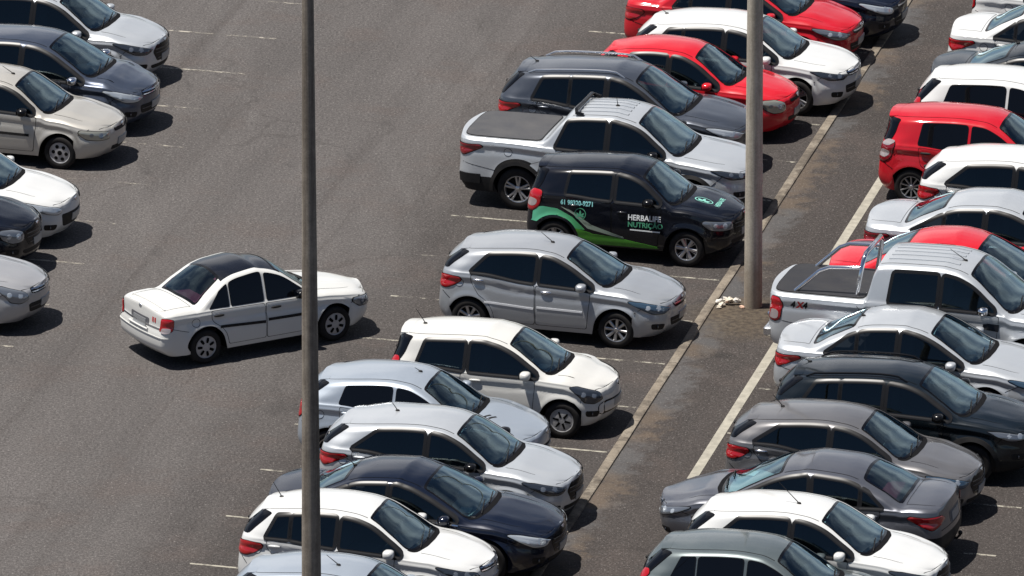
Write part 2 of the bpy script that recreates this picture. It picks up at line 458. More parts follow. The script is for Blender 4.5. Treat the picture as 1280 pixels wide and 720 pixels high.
        ax = c.copy(); ax[:, 1] *= .2; ax[:, 2] = .62; ax[:, 0] = np.clip(c[:, 0], -self.wb*.55, self.wb*.55)
        out = c - ax
        k0 = kind == 0; out[k0] = 0; out[k0, 1] = c[k0, 1]
        k1 = kind == 1; out[k1] = (0, 0, 1)
        k2 = kind == 2; out[k2] = (0, 0, -1)
        out[kind == 3] = (-1, 0, 0); out[kind == 4] = (1, 0, 0)
        fl = (nrm * out).sum(1) < 0
        F[fl] = F[fl][:, ::-1]
        return V, F, kind, uv

# ------------------------------------------------------------------ surface pieces
def mapped_normals(f, U, Vv, e=.006):
    a = f(U + e, Vv) - f(U - e, Vv); b = f(U, Vv + e) - f(U, Vv - e)
    n = np.cross(a, b); l = np.linalg.norm(n, axis=-1, keepdims=True)
    return n / np.maximum(l, 1e-9)

def orient(n, P):
    c = P.mean(0); m = n.mean(0)
    o = np.array([0, c[1], 0]) * .9 + np.array([c[0]*.25, 0, c[2] - .45])
    if abs(m[2]) > .75: o = np.array([0, 0, c[2] - .2])
    return n if (m * o).sum() > 0 else -n

def patch(name, poly, f, off, mats, parent, border=0.0, rings=5, skirt=.012, n=None, smooth=0, dome=0.0):
    """piece of panel or glass lying on the surface f, off metres proud, with a folded-in edge"""
    P0 = np.array(poly, float) if n is None else resample(poly, n, smooth)
    N = len(P0)
    area = .5*np.sum(P0[:, 0]*np.roll(P0[:, 1], -1) - np.roll(P0[:, 0], -1)*P0[:, 1])
    if area < 0: P0 = P0[::-1]
    R2 = [P0]
    base = P0
    if border > 0:
        t = np.roll(P0, -1, 0) - np.roll(P0, 1, 0); t /= np.maximum(np.linalg.norm(t, axis=1, keepdims=True), 1e-9)
        base = P0 + border * np.stack([-t[:, 1], t[:, 0]], 1)
        base = .25*np.roll(base, 1, 0) + .5*base + .25*np.roll(base, -1, 0)
        R2.append(base)
    c = base.mean(0)
    for k in range(1, rings):
        R2.append(c + (base - c) * (1 - k / rings))
    UV = np.concatenate(R2 + [c[None]])
    Q = f(UV[:, 0], UV[:, 1]); nn = orient(mapped_normals(f, UV[:, 0], UV[:, 1]), Q)
    h = np.full(len(UV), off)
    if dome:
        k = np.concatenate([np.full(N, i / max(len(R2) - 1, 1)) for i in range(len(R2))] + [np.ones(1)])
        h = h + dome * np.sin(np.clip(k * 1.6, 0, 1) * math.pi / 2)
    V = Q + nn * h[:, None]
    sk = Q[:N] + nn[:N] * (off - skirt)
    V = np.concatenate([V, sk])
    F = []; mi = []
    nr = len(R2); ci = nr * N; so = ci + 1
    for i in range(nr - 1):
        for j in range(N):
            F.append((i*N+j, i*N+(j+1) % N, (i+1)*N+(j+1) % N, (i+1)*N+j)); mi.append(1 if (border > 0 and i == 0) else 0)
    for j in range(N):
        F.append(((nr-1)*N+j, (nr-1)*N+(j+1) % N, ci)); mi.append(0)
    for j in range(N):
        F.append((so+j, so+(j+1) % N, (j+1) % N, j)); mi.append(1 if border > 0 else 0)
    a, b, cc = V[F[0][0]], V[F[0][1]], V[F[0][2]]
    if (np.cross(b-a, cc-a) * nn[0]).sum() < 0:
        F = [q[::-1] for q in F]
    return new_mesh(name, V, F, mats, parent, mi)

def frame_patch(name, poly, f, off, m, parent, grow, inset, lift=.010):
    """a closed frame along an outline: grown outwards and taken inwards, open in the middle"""
    P0 = np.array(poly, float); N = len(P0)
    if .5*np.sum(P0[:, 0]*np.roll(P0[:, 1], -1) - np.roll(P0[:, 0], -1)*P0[:, 1]) < 0: P0 = P0[::-1]
    t = np.roll(P0, -1, 0) - np.roll(P0, 1, 0); t /= np.maximum(np.linalg.norm(t, axis=1, keepdims=True), 1e-9)
    n2 = np.stack([-t[:, 1], t[:, 0]], 1)
    UV = np.concatenate([P0 + n2 * d for d in (-grow, -grow*.5, 0, inset*.5, inset)])
    Q = f(UV[:, 0], UV[:, 1]); nn = orient(mapped_normals(f, UV[:, 0], UV[:, 1]), Q)
    V = np.concatenate([Q + nn*off, (Q + nn*(off - lift))[:N], (Q + nn*(off - lift))[4*N:]]); F = []
    for i in range(4):
        for j in range(N): F.append((i*N+j, i*N+(j+1) % N, (i+1)*N+(j+1) % N, (i+1)*N+j))
    for j in range(N):
        F.append((5*N+j, 5*N+(j+1) % N, (j+1) % N, j)); F.append((4*N+j, 4*N+(j+1) % N, 6*N+(j+1) % N, 6*N+j))
    a, b, c = V[F[0][0]], V[F[0][1]], V[F[0][2]]
    if (np.cross(b-a, c-a) * nn[0]).sum() < 0: F = [q[::-1] for q in F]
    return new_mesh(name, V, F, m, parent)

def ribbon_into(mb, pts, f, w, off, mi=0, n=24, flip=False):
    """thin strip along a line on the surface"""
    P2 = resample(pts, n, 0, closed=False)
    Q = f(P2[:, 0], P2[:, 1]); nn = orient(mapped_normals(f, P2[:, 0], P2[:, 1]), Q)
    t = np.gradient(Q, axis=0); t /= np.maximum(np.linalg.norm(t, axis=1, keepdims=True), 1e-9)
    sdir = np.cross(nn, t)
    A = Q + nn*off - sdir*w/2; B = Q + nn*off + sdir*w/2
    A2 = A - nn*(off+.004); B2 = B - nn*(off+.004)
    V = np.concatenate([A, B, A2, B2]); F = []
    for i in range(n - 1):
        F += [(i, i+1, n+i+1, n+i), (2*n+i, 2*n+i+1, i+1, i), (n+i, n+i+1, 3*n+i+1, 3*n+i)]
    mb.add(V, F, mi)

def arc(c, r, a0, a1, n):
    return [(c[0] + r*math.cos(R(a0 + (a1-a0)*i/(n-1))), c[1] + r*math.sin(R(a0 + (a1-a0)*i/(n-1)))) for i in range(n)]

# ------------------------------------------------------------------ wheels and fittings
def make_wheel(parent, x, sgn, y_out, r, style, rimmat):
    """hub disc with tyre and rim as its pieces; the outer face looks along sgn * y"""
    hub = MB()
    hub.lathe_y([(0.001, .035), (.56*r, .035), (.60*r, .02), (.60*r, -.06), (.001, -.06)], 28)
    w = hub.build('wheel', M['hub'], parent)
    w.location = (x, sgn * (y_out - .105), r); w.rotation_euler = (0, rng.uniform(0, 6.28), 0) if sgn > 0 else (0, rng.uniform(0, 6.28), math.pi)
    k = MB()
    k.lathe_y([(.63*r, .080), (.66*r, .096), (.74*r, .104), (.86*r, .103), (.94*r, .094), (.985*r, .078), (r, .05), (r, -.05), (.97*r, -.085), (.86*r, -.10), (.64*r, -.08)], 40)
    k.build('tyre', M['rubber'], w)
    q = MB()
    q.lathe_y([(.655*r, .088), (.635*r, .095), (.60*r, .090), (.575*r, .06), (.57*r, -.03)], 40)
    def spoke(a, r0, r1, w0, w1, y0, y1, th=.03):
        d = Vector((math.cos(a), 0, math.sin(a))); t = Vector((-math.sin(a), 0, math.cos(a)))
        v = []
        for rr, ww, yy in ((r0, w0, y0), (r1, w1, y1)):
            for sx, dy in ((-1, -th), (-1, 0), (-.55, .010), (.55, .010), (1, 0), (1, -th)):
                p = d*rr + t*(ww*sx/2); v.append((p.x, yy + dy, p.z))
        f = [(i, i+1, i+7, i+6) for i in range(5)]
        q.add(v, f)
    def dome(rr, y0, bulge, mi=0):
        q.lathe_y([(.001, y0+bulge), (.4*rr, y0+bulge*.9), (.75*rr, y0+bulge*.5), (rr, y0)], 28, mi)
    if style == 'five':
        for i in range(5): spoke(2*math.pi*i/5, .04, .61*r, .085, .075, .066, .080)
    elif style == 'six':
        for i in range(6): spoke(2*math.pi*i/6, .04, .61*r, .050, .060, .064, .080)
        for i in range(6): spoke(2*math.pi*(i+.32)/6, .08, .61*r, .018, .02, .058, .078)
    elif style == 'twin':
        for i in range(5):
            for o in (-.17, .17): spoke(2*math.pi*i/5 + o, .03, .61*r, .036, .042, .064, .082)
    elif style == 'split':
        for i in range(8):
            spoke(2*math.pi*i/8, .04, .61*r, .040, .055, .064, .082)
    elif style == 'turbine':
        for i in range(10): spoke(2*math.pi*i/10, .04, .61*r, .028, .030, .064, .082)
    elif style == 'holes':
        dome(.62*r, .078, .012)
        for i in range(6):
            a = 2*math.pi*i/6; c = (.40*r*math.cos(a), .088, .40*r*math.sin(a))
            q.lathe_y([(.001, .003), (.088*r*1.15, .003), (.105*r*1.15, -.003)], 12, 1, c)
        q.lathe_y([(.001, .016), (.14*r, .014), (.15*r, .002)], 12, 1, (0, .084, 0))
    elif style == 'cover':
        dome(.64*r, .082, .014)
        for i in range(7):
            a = 2*math.pi*i/7; d = Vector((math.cos(a), 0, math.sin(a))); t = Vector((-math.sin(a), 0, math.cos(a)))
            v = []
            for rr, ww, yy in ((.24*r, .05, .100), (.40*r, .065, .099), (.54*r, .055, .094)):
                v += [d*rr - t*ww*r*1.3 + Vector((0, yy, 0)), d*rr + t*ww*r*1.3 + Vector((0, yy, 0))]
            q.add(v, [(0, 1, 3, 2), (2, 3, 5, 4)], 1)
    elif style == 'slots':
        dome(.64*r, .086, .010)
        for i in range(6):
            a = 2*math.pi*i/6; d = Vector((math.cos(a), 0, math.sin(a))); t = Vector((-math.sin(a), 0, math.cos(a)))
            v = []
            for rr, ww, yy in ((.16*r, .07, .0985), (.50*r, .045, .0945)):
                v += [d*rr - t*ww*r + Vector((0, yy, 0)), d*rr + t*ww*r + Vector((0, yy, 0))]
            q.add(v, [(0, 1, 3, 2)], 1)
    if style not in ('holes',):
        q.lathe_y([(.001, .022), (.10*r, .02), (.16*r, .004), (.17*r, -.02)], 18, 0, (0, .066, 0))
    q.build('rim', [rimmat, M['gap']], w)
    return w

SEAT = [None]
def seat_mesh(material):
    k = MB()
    rt = Matrix.Rotation(R(-14), 3, 'Y')
    k.box((0, 0, .12), (.50, .50, .16), ch=.04)
    k.box((-.30, 0, .46), (.14, .48, .62), rot=None, ch=.05)
    k.box((-.36, 0, .86), (.10, .27, .18), ch=.04)
    return k

# headlamp outlines: girth from the middle of the nose, height above the hood edge
HEAD = {
 'swept':  [(.46,-.13),(.60,-.155),(.80,-.125),(1.00,-.06),(1.14,.025),(1.10,.045),(.96,.025),(.74,-.02),(.54,-.055)],
 'long':   [(.42,-.10),(.62,-.15),(.84,-.14),(1.00,-.075),(1.17,.02),(1.12,.04),(.94,.025),(.68,-.03)],
 'almond': [(.50,-.15),(.70,-.185),(.90,-.15),(1.06,-.06),(1.16,.03),(1.04,.04),(.80,-.01),(.58,-.05)],
 'round':  [(.44,-.16),(.56,-.20),(.74,-.20),(.90,-.14),(.95,-.04),(.86,.00),(.64,-.01),(.48,-.06)],
 'boxy':   [(.44,-.17),(.70,-.17),(.92,-.15),(1.05,-.06),(.98,-.01),(.78,-.025),(.46,-.06)],
 'slim':   [(.34,-.075),(.60,-.115),(.90,-.10),(1.06,-.03),(1.16,.03),(.96,.025),(.64,-.035)],
 'tall':   [(.52,-.14),(.70,-.19),(.88,-.16),(.98,-.04),(1.02,.05),(.90,.05),(.70,.0),(.56,-.04)],
}
# rear lamps: girth from the middle of the tail, height relative to the rear belt line
TAIL = {
 'wedge':   [(.50,-.22),(.72,-.27),(.86,-.27),(1.00,-.20),(1.10,-.10),(1.06,-.05),(.80,-.04),(.54,-.07)],
 'claw':    [(.46,-.15),(.70,-.22),(.84,-.28),(.96,-.22),(1.22,-.09),(1.16,-.045),(.90,-.06),(.60,-.06)],
 'tall':    [(.58,-.29),(.80,-.31),(.91,-.22),(.92,.0),(.82,.06),(.64,.06),(.58,-.1)],
 'upright': [(.50,-.24),(.66,-.27),(.76,-.20),(.76,.06),(.66,.12),(.54,.10)],
 'small':   [(.60,-.22),(.84,-.25),(1.02,-.20),(1.06,-.09),(.86,-.05),(.64,-.07)],
 'box':     [(.56,-.30),(.82,-.32),(.93,-.26),(.93,-.05),(.80,-.02),(.60,-.03)],
 'slim_box': [(.58,-.25),(.74,-.27),(.84,-.23),(.85,-.05),(.74,-.02),(.62,-.03)],
 'truck':   [(.74,-.44),(.93,-.46),(1.02,-.40),(1.03,-.12),(.96,-.05),(.80,-.04)],
}
GRILLE = {   # (polygon in girth / height above hood edge, material, offset)
 'split':  [([(-.37,-.045),(.37,-.045),(.33,-.15),(-.33,-.15)], 'trim', .004), ([(-.34,-.088),(.34,-.088),(.34,-.108),(-.34,-.108)], 'satin', .010),
            ([(-.46,-.30),(.46,-.30),(.40,-.44),(-.40,-.44)], 'black', .004), ([(-.42,-.36),(.42,-.36),(.415,-.375),(-.415,-.375)], 'graphite', .010)],
 'slim':   [([(-.34,-.065),(.34,-.065),(.34,-.115),(-.34,-.115)], 'trim', .004), ([(-.52,-.26),(.52,-.26),(.46,-.43),(-.46,-.43)], 'black', .004)],
 'hex':    [([(-.30,-.07),(.30,-.07),(.44,-.17),(.34,-.36),(-.34,-.36),(-.44,-.17)], 'trim', .004), ([(-.50,-.41),(.50,-.41),(.44,-.48),(-.44,-.48)], 'black', .004),
            ([(-.38,-.145),(.38,-.145),(.39,-.160),(-.39,-.160)], 'graphite', .010), ([(-.39,-.205),(.39,-.205),(.38,-.220),(-.38,-.220)], 'graphite', .010), ([(-.33,-.30),(.33,-.30),(.32,-.315),(-.32,-.315)], 'graphite', .010)],
 'wide':   [([(-.44,-.04),(.44,-.04),(.42,-.13),(-.42,-.13)], 'trim', .004), ([(-.44,-.055),(.44,-.055),(.44,-.07),(-.44,-.07)], 'chrome', .010),
            ([(-.55,-.27),(.55,-.27),(.48,-.42),(-.48,-.42)], 'black', .004), ([(-.51,-.33),(.51,-.33),(.50,-.345),(-.50,-.345)], 'graphite', .010), ([(-.43,-.095),(.43,-.095),(.43,-.11),(-.43,-.11)], 'chrome', .010)],
 'old':    [([(-.30,-.07),(.30,-.07),(.29,-.13),(-.29,-.13)], 'black', .004), ([(-.36,-.37),(.36,-.37),(.34,-.45),(-.34,-.45)], 'black', .004)],
 'mouth':  [([(-.20,-.03),(.20,-.03),(.22,-.07),(-.22,-.07)], 'black', .004), ([(-.50,-.22),(.50,-.22),(.42,-.44),(-.42,-.44)], 'black', .004)],
 'up':     [([(-.56,-.235),(.56,-.235),(.66,-.29),(.62,-.42),(.50,-.45),(-.50,-.45),(-.62,-.42),(-.66,-.29)], 'trim', .004),
            ([(-.50,-.265),(.50,-.265),(.47,-.415),(-.47,-.415)], None, .010)],
}

def build_car(shape, loc, yaw, name, label, cat, group, color='silver', wheel='five', rim='alloy', mirror='body', handle='body', molding=None,
              head='swept', headmat='lamp', tail='wedge', tailmat='tail', grille='split', fog=True, rails=None, antenna=None, roof=None, clad=False, two_door=False,
              spoiler=True, rear_bumper=None, pillars='black', detail=None, fuel=True, rear_glass='rearscreen', seat='seat', plates=True, amber=False, steer=0, lod=1, window_line=False, twin_clear=False, handle_drop=.085):
    S = shape; pm = paint(color)
    root = empty(name, (loc[0], loc[1], loc[2] if len(loc) > 2 else .0), yaw)
    tag(root, label, cat, group)
    side = {1: S.side(1), -1: S.side(-1)}; topf = S.topf; nose = S.end(True); tailf = S.end(False)
    L, zh, xf = S.L, S.zh, S.xf; sc, zc = S.cowl; hs = S.head
    # ---- outlines of the side windows
    zt = lambda s: S.zte(s) - S.win_dz; zb = lambda s: S.zsh(s) + .022
    sg = np.linspace(sc, hs + .3, 200); ok = np.where(zt(sg) - zb(sg) > .03)[0]
    sa = sg[ok[0]] + S.win_front if len(ok) else sc + .3
    eb, et = S.win_end; sB, sC = S.splits
    def glass_poly(a_b, a_t, b_b, b_t, lo=0, hi=0):
        bot = [(s, float(zb(s)) + lo) for s in np.linspace(a_b, b_b, 14)]
        tp = [(s, float(max(zt(s), zb(s) + .012)) + hi) for s in np.linspace(b_t, a_t, 20)]
        return bot + tp
    wins = []
    pw = .035 if pillars == 'black' else .026
    cuts = [c for c in (sB, sC) if c]
    edges = [(sa, sa)] + [(c, c) for c in cuts] + [(eb, et)]
    for i in range(len(edges) - 1):
        a = edges[i]; b = edges[i+1]
        g0 = pw if i else 0; g1 = pw if i < len(edges) - 2 else 0
        if i >= 2: g0 = .014
        if i == 1 and len(edges) > 3: g1 = .014
        wins.append((glass_poly(a[0]+g0, a[1]+g0*.6, b[0]-g1, b[1]-g1*1.3), i))
    # ---- skin
    V, F, kind, uv = S.lattice()
    ws = resample([(sc+.13, -.975), (sc+.0, -.82), (sc-.05, -.45), (sc-.065, 0), (sc-.05, .45), (sc+.0, .82), (sc+.13, .975), (hs+.01, .93), (hs-.015, 0), (hs+.01, -.93)], 84, 1)
    def shrink(p, k): c = p.mean(0); return c + (p - c) * k
    hole = (kind == 1) & inpoly(uv, shrink(ws, .93))
    see = pillars == 'black'
    wpolys = [(resample(g, 64, 1), i) for g, i in wins]
    if see:
        fc = V[F].mean(1); sz = np.stack([xf - fc[:, 0], fc[:, 2]], 1); k0 = np.where(kind == 0)[0]
        for g, i in wpolys: hole[k0] |= inpoly(sz[k0], g)
    rs = None
    if S.kind == 'sedan':
        s1, s2, zt = S.trunk
        rs = resample([(s1+.03, -.86), (s1+.01, 0), (s1+.03, .86), (s2-.06, .90), (s2-.03, 0), (s2-.06, -.90)], 60, 1)
        hole |= (kind == 1) & inpoly(uv, shrink(rs, .9))
    mi = np.zeros(len(F), int); mi[kind == 2] = 1
    cladrows = {False: 0, True: 4}.get(clad, 0)
    if cladrows: mi[(kind == 0) & (uv[:, 0] < cladrows)] = 2; mi[(kind >= 3) & (uv[:, 0] < cladrows)] = 2
    if rear_bumper == 'black': mi[(kind == 3) & (uv[:, 0] < 6)] = 2; mi[(kind == 0) & (uv[:, 0] < 6) & (uv[:, 1] > L - .36)] = 2
    if roof: mi[(kind == 1) & (uv[:, 1] > -2) & (uv[:, 0] > hs - .06) & (uv[:, 0] < S.s_roof_end + .05)] = 3
    body = new_mesh('body', V, F[~hole], [pm, M['under'], M['black'], M['roofblack']], root, mi[~hole], sharp=42)
    P = lambda *a, **k: patch(*a, **k)
    # ---- windscreen, rear screen, cabin
    P('windscreen', ws, topf, .006, [M['screen'], M['frit']], root, border=.04, rings=7)
    P('cowl', resample([(sc+.13, -1.0), (sc-.03, -.90), (sc-.125, -.5), (sc-.145, 0), (sc-.125, .5), (sc-.03, .90), (sc+.13, 1.0), (sc+.06, .80), (sc+.0, 0), (sc+.06, -.80)], 60, 1), topf, .0025, M['cowl'], root, rings=4)
    for b0, b1, ds in ((-.10, .62, .10), (-.70, -.06, .09)):
        Q = topf(np.array([sc-.05, sc+.0, sc-.05+ds]), np.array([b0, .5*(b0+b1), b1])); k = MB()
        k.tube([Q[0]+(0,0,.02), Q[1]+(.012,0,.03), Q[2]+(.01,0,.022)], .009, 6); k.build('wiper', M['black'], root)
    if rs is not None:
        P('rear_screen', rs, topf, .004, [M[rear_glass], M['frit']], root, border=.045, rings=5)
    k = MB()
    xd = xf - sc
    yc = S.W/2 - .16
    k.add([(xd-.02, -yc+.12, zc-.05), (xd-.02, yc-.12, zc-.05), (xd-.30, yc, zc-.02), (xd-.30, -yc, zc-.02), (xd-.52, yc, zc-.07), (xd-.52, -yc, zc-.07), (xd-.56, yc, zc-.32), (xd-.56, -yc, zc-.32), (xd-.02, -yc, zc-.4), (xd-.02, yc, zc-.4)],
          [(0,1,2,3), (3,2,4,5), (5,4,6,7), (7,6,9,8)])
    k.box((xd-.42, S.W*.2, zc+.0), (.22, .36, .07), ch=.02)
    k.build('dashboard', M['dash'], root)
    x_a, x_b = xd - .25, max(xf - L + .55, -S.wb/2 - .15) if S.kind != 'pickup' else xd - 2.0
    k = MB(); k.box(((x_a+x_b)/2, 0, .44), (x_a-x_b, 2*yc-.1, .04)); k.build('cabin_floor', M['under'], root)
    if S.kind == 'sedan':
        k = MB(); sA, sB_, zt_ = S.trunk; k.box((xf-(sA+.1+sB_)/2, 0, zt_-.09), (sB_-sA-.12, 2*yc-.25, .03)); k.build('parcel_shelf', M['dash'], root)
    k = MB(); k.tube([(xd-.60+.05*math.sin(t)*0 + .10*math.sin(t), S.W*.2+.18*math.cos(t), zc-.08+.16*math.sin(t)) for t in np.linspace(0, 2*math.pi, 17)], .013, 6, cap=False); k.build('steering_wheel', M['trim'], root)
    zl = .40 + max(0, S.H-1.50)
    back = {'sedan': -1.72, 'pickup': -1.80, 'hatch': -1.86}[S.kind]
    for dx, yy in ((-1.08, .36), (-1.08, -.36), (back, .33), (back, -.33)):
        sk_ = sc - dx + .36
        if sk_ > L - .45: continue
        o = seat_mesh(None).build('seat', M[seat], root); o.location = (xd+dx, yy, zl)
        room = float(S.zte(sk_)) - .10 - zl
        o.scale = (1, 1, min(1.0, room / .95, 1.0 if dx > -1.5 else .86))
    Q = topf(np.array([hs+.02]), np.array([0.0]))[0]
    if rng.uniform() < .45:
        k = MB(); k.box((xd-.22, rng.uniform(-.5, .1), zc-.018), (.17, .24, .012), rot=Matrix.Rotation(rng.uniform(-.5, .5), 3, 'Z')); k.build('dashboard_paper', M['paper'], root)
    k = MB(); k.box((Q[0]+.06, 0, Q[2]-.13), (.03, .22, .07), ch=.012); k.build('rear_view_mirror', M['trim'], root)
    # ---- side glass and doors
    ndoor = 1 if two_door else 2
    sAr = S.foh + S.wb - S.ra; wr = (S.foh + S.wb, S.r)
    sF = S.foh + S.ra + .09
    sD = min(eb - .03, S.foh + S.wb + .10) if not two_door else None
    doors = []
    zlo = S.clear + .075
    if two_door:
        doors = [[(sF+.03, zlo), (sB+.04, zlo), (sB+.08, float(zb(sB))-.02), (sF-.02, float(zb(sF))-.02)]]
    else:
        doors.append([(sF+.03, zlo), (sB, zlo), (sB+.01, float(zb(sB))-.02), (sF-.03, float(zb(sF))-.02)])
        ra2 = S.ra + .055
        a = [(sB+.012, zlo), (sAr - .06, zlo)] + [(wr[0] + ra2*math.cos(t), wr[1] + ra2*math.sin(t)) for t in np.linspace(R(172), R(112), 6)] + [(sD, float(S.zsh(sD))-.12), (sD, float(zb(sD))-.02), (sB+.022, float(zb(sB))-.02)]
        doors.append(a)
    for sgn in (1, -1):
        if lod == 0 and sgn == 1: continue
        f = side[sgn]
        if window_line:
            k = MB(); ss_ = np.linspace(sa-.02, eb, 16); ribbon_into(k, [(s_, float(zb(s_))-.022) for s_ in ss_], f, .022, .008, n=30); k.build('window_strip', M['chrome'], root)
        dobj = []
        for d in doors:
            dobj.append(P('door', resample(d, 96, 1), f, .0035, [pm, M['gap']], root, border=.007, rings=6, skirt=.006))
        for g, i in wpolys:
            par = dobj[min(i, len(dobj)-1)] if i < ndoor else root
            nm = 'window' if i < ndoor else 'quarter_window'
            if see:
                P(nm, g, f, .005, [M['side_clear'] if i == 0 else M['side_dark'], M['trim']], par, border=.012, rings=7, skirt=.003)
                frame_patch('window_frame', g, f, .009, M['pillar'], par, pw - .002 if len(wpolys) > 1 else .024, .020)
            else:
                P(nm, g, f, .009, [M['glass'], M['trim']], par, border=.012, rings=7)
        hm = {'body': pm, 'black': M['black'], 'chrome': M['chrome']}[handle]
        for n, d in enumerate(dobj):
            sh = (sB - .17) if n == 0 else (sD - .13); zz = float(S.zsh(sh)) - handle_drop
            q = f(np.array([sh]), np.array([zz]))[0]; k = MB()
            k.ball((q[0], q[1] + sgn*.012, q[2]), (.095, .024, .020), 12, 8, .8); k.build('handle', hm, d)
        if molding:
            mm = {'body': pm, 'black': M['black'], 'chrome': M['bright_strip']}[molding]
            for n, d in enumerate(dobj):
                s0 = sF + .10 if n == 0 else sB + .03; s1_ = sB - .02 if n == 0 else sAr + .10
                zm_ = .56 + .0*n
                k = MB(); ribbon_into(k, [(s0, zm_ - .015), (s1_, zm_ + .03 if n else zm_ + .012)] if n else [(s0, zm_), (s1_, zm_ + .012)], f, .045 if molding != 'chrome' else .03, .012, n=10)
                k.build('side_molding', mm, d)
        # mirror
        sm_ = sa + .17; zz = float(zb(sm_)) + .065
        q = f(np.array([sm_]), np.array([zz - .06]))[0]
        k = MB(); k.ball((q[0] + .0, q[1] + sgn*.115, zz), (.085, .105, .068), 14, 10, .72)
        mo = k.build('wing_mirror', {'body': pm, 'black': M['trim'], 'chrome': M['chrome']}[mirror], root)
        k = MB(); k.ball((q[0] - .078, q[1] + sgn*.115, zz), (.012, .088, .054), 14, 8, .8); k.build('mirror_glass', M['glass'], mo)
        k = MB(); k.tube([(q[0], q[1] - sgn*.02, zz - .05), (q[0], q[1] + sgn*.06, zz - .03)], .026, 8); k.build('mirror_arm', M['black'], mo)
        # lamps
        hl = resample([(sgn*g, zh - .012 + z*1.22) for g, z in HEAD[head]], 44, 1)
        o = P('headlight', hl, nose, .005, [M[headmat], M['gap']], root, border=.010, rings=4, dome=.012)
        c = shrink(hl, .5).mean(0)
        for dg, rr in ((-.085, .052), (.085, .044)):
            q = nose(np.array([c[0] + sgn*dg]), np.array([c[1] + dg*.12])); nn = orient(mapped_normals(nose, np.array([c[0] + sgn*dg]), np.array([c[1]+dg*.12])), q)
            k = MB(); k.ball((0, 0, 0), (rr, rr, .006), 16, 8); rt_ = Vector(nn[0]).to_track_quat('Z', 'Y').to_matrix(); k.v = [tuple(rt_ @ Vector(p) + Vector(q[0] + nn[0]*.012)) for p in k.v]; k.build('bulb_reflector', M['lamp_bright'] if headmat in ('lamp', 'lamp_blue', 'lamp_bright') else M['lamp'], o)
        tl = resample([(sgn*g, S.belt[2] + z) for g, z in TAIL[tail]], 44, 1)
        o = P('tail_light', tl, tailf, .006, [M[tailmat], M['gap']], root, border=.008, rings=4, dome=.012)
        cc = tl.mean(0)
        if tail in ('tall', 'truck', 'box', 'slim_box'):
            P('clear_lens', resample((shrink(tl, .5) - tl.mean(0)) * np.array([1.25, .75]) + tl.mean(0) - np.array([0, .03 if tail == 'tall' else .08]), 24, 1), tailf, .020, M['tail_clear'], o, rings=3)
        if twin_clear:
            P('clear_lens', resample((shrink(tl, .5) - tl.mean(0)) * np.array([1.2, .5]) + tl.mean(0) + np.array([0, .15]), 24, 1), tailf, .020, M['tail_clear'], o, rings=3)
        if fog:
            P('fog_lamp_pocket', resample([(sgn*.60, zh-.36), (sgn*.86, zh-.335), (sgn*.84, zh-.43), (sgn*.62, zh-.455)], 28, 2), nose, .004, M['black'], root, rings=3)
            q = nose(np.array([sgn*.73]), np.array([zh-.395]))[0]
            k = MB(); k.ball(q, (.012, .034, .030), 10, 7); k.build('fog_lamp', M['lamp_dark'], root)
        # wheels
        for ax in (0, 1):
            w = make_wheel(root, S.wx[ax], sgn, S.W/2 - .012, S.r, wheel, M[rim])
            if steer and ax == 0:
                w.rotation_euler[2] += steer
        if clad:
            for xw in S.wx:
                k = MB(); ribbon_into(k, [(xf - xw + (S.ra+.028)*math.cos(t), S.r + (S.ra+.028)*math.sin(t)) for t in np.linspace(R(-8), R(188), 26)], f, .066, .012, n=34)
                k.build('wheel_arch_trim', M['black'], root)
        if rails:
            rm = M['satin'] if rails == 'silver' else M['trim']
            ra_, rb_ = hs + .18, S.s_roof_end - .12
            ss_ = np.linspace(ra_, rb_, 12); Q = topf(ss_, np.full(12, sgn*.99))
            Q[1:-1, 2] += .055; Q[0, 2] += .004; Q[-1, 2] += .004
            k = MB(); k.tube(Q, [.012] + [.018]*10 + [.012], 8); k.build('roof_rail', rm, root)
    # ---- grille, plates, badges
    for poly, mname, off in GRILLE[grille]:
        nm = 'grille' if off < .006 else 'grille_bar'
        P(nm, resample([(g, zh + z) for g, z in poly], 52, 1), nose, off, M[mname] if mname else pm, root, rings=4)
    bz = zh - .055 if grille != 'hex' else zh - .035
    if grille == 'wide': bz = zh - .085
    P('badge', resample([(.055*math.cos(t), bz + .042*math.sin(t)) for t in np.linspace(0, 2*math.pi, 20, endpoint=False)], 20), nose, .014, M['badge'], root, rings=3)
    if plates:
        P('number_plate', resample([(-.20, zh-.26), (.20, zh-.26), (.20, zh-.38), (-.20, zh-.38)], 40), nose, .016, M['plate'], root, rings=3, skirt=.02)
        zp = S.belt[2] - (.20 if S.kind != 'pickup' else .42)
        P('plate_recess', resample([(-.30, zp+.10), (.30, zp+.10), (.27, zp-.09), (-.27, zp-.09)], 40, 1), tailf, .003, M['plate_frame'], root, rings=3)
        P('number_plate', resample([(-.20, zp+.065), (.20, zp+.065), (.20, zp-.065), (-.20, zp-.065)], 40), tailf, .012, M['plate'], root, rings=3, skirt=.014)
    # ---- rear
    if S.kind == 'hatch':
        zb_ = S.belt[2] + .02; ztp = S.H - S.roof_drop - .05
        P('rear_screen', resample([(-.74, zb_+.03), (-.5, zb_+.01), (.5, zb_+.01), (.74, zb_+.03), (.66, ztp), (-.66, ztp)], 72, 1), tailf, .007, [M['glass'], M['frit']], root, border=.03, rings=16)
        k = MB(); q0 = tailf(np.array([0.02]), np.array([zb_+.04]))[0]; q1 = tailf(np.array([.28]), np.array([zb_+.12]))[0]
        k.tube([q0 - Vector((.025, 0, 0)), q1 - Vector((.022, 0, 0))], .011, 6); k.ball((q0[0]-.02, q0[1], q0[2]), (.03, .035, .03)); k.build('rear_wiper', M['black'], root)
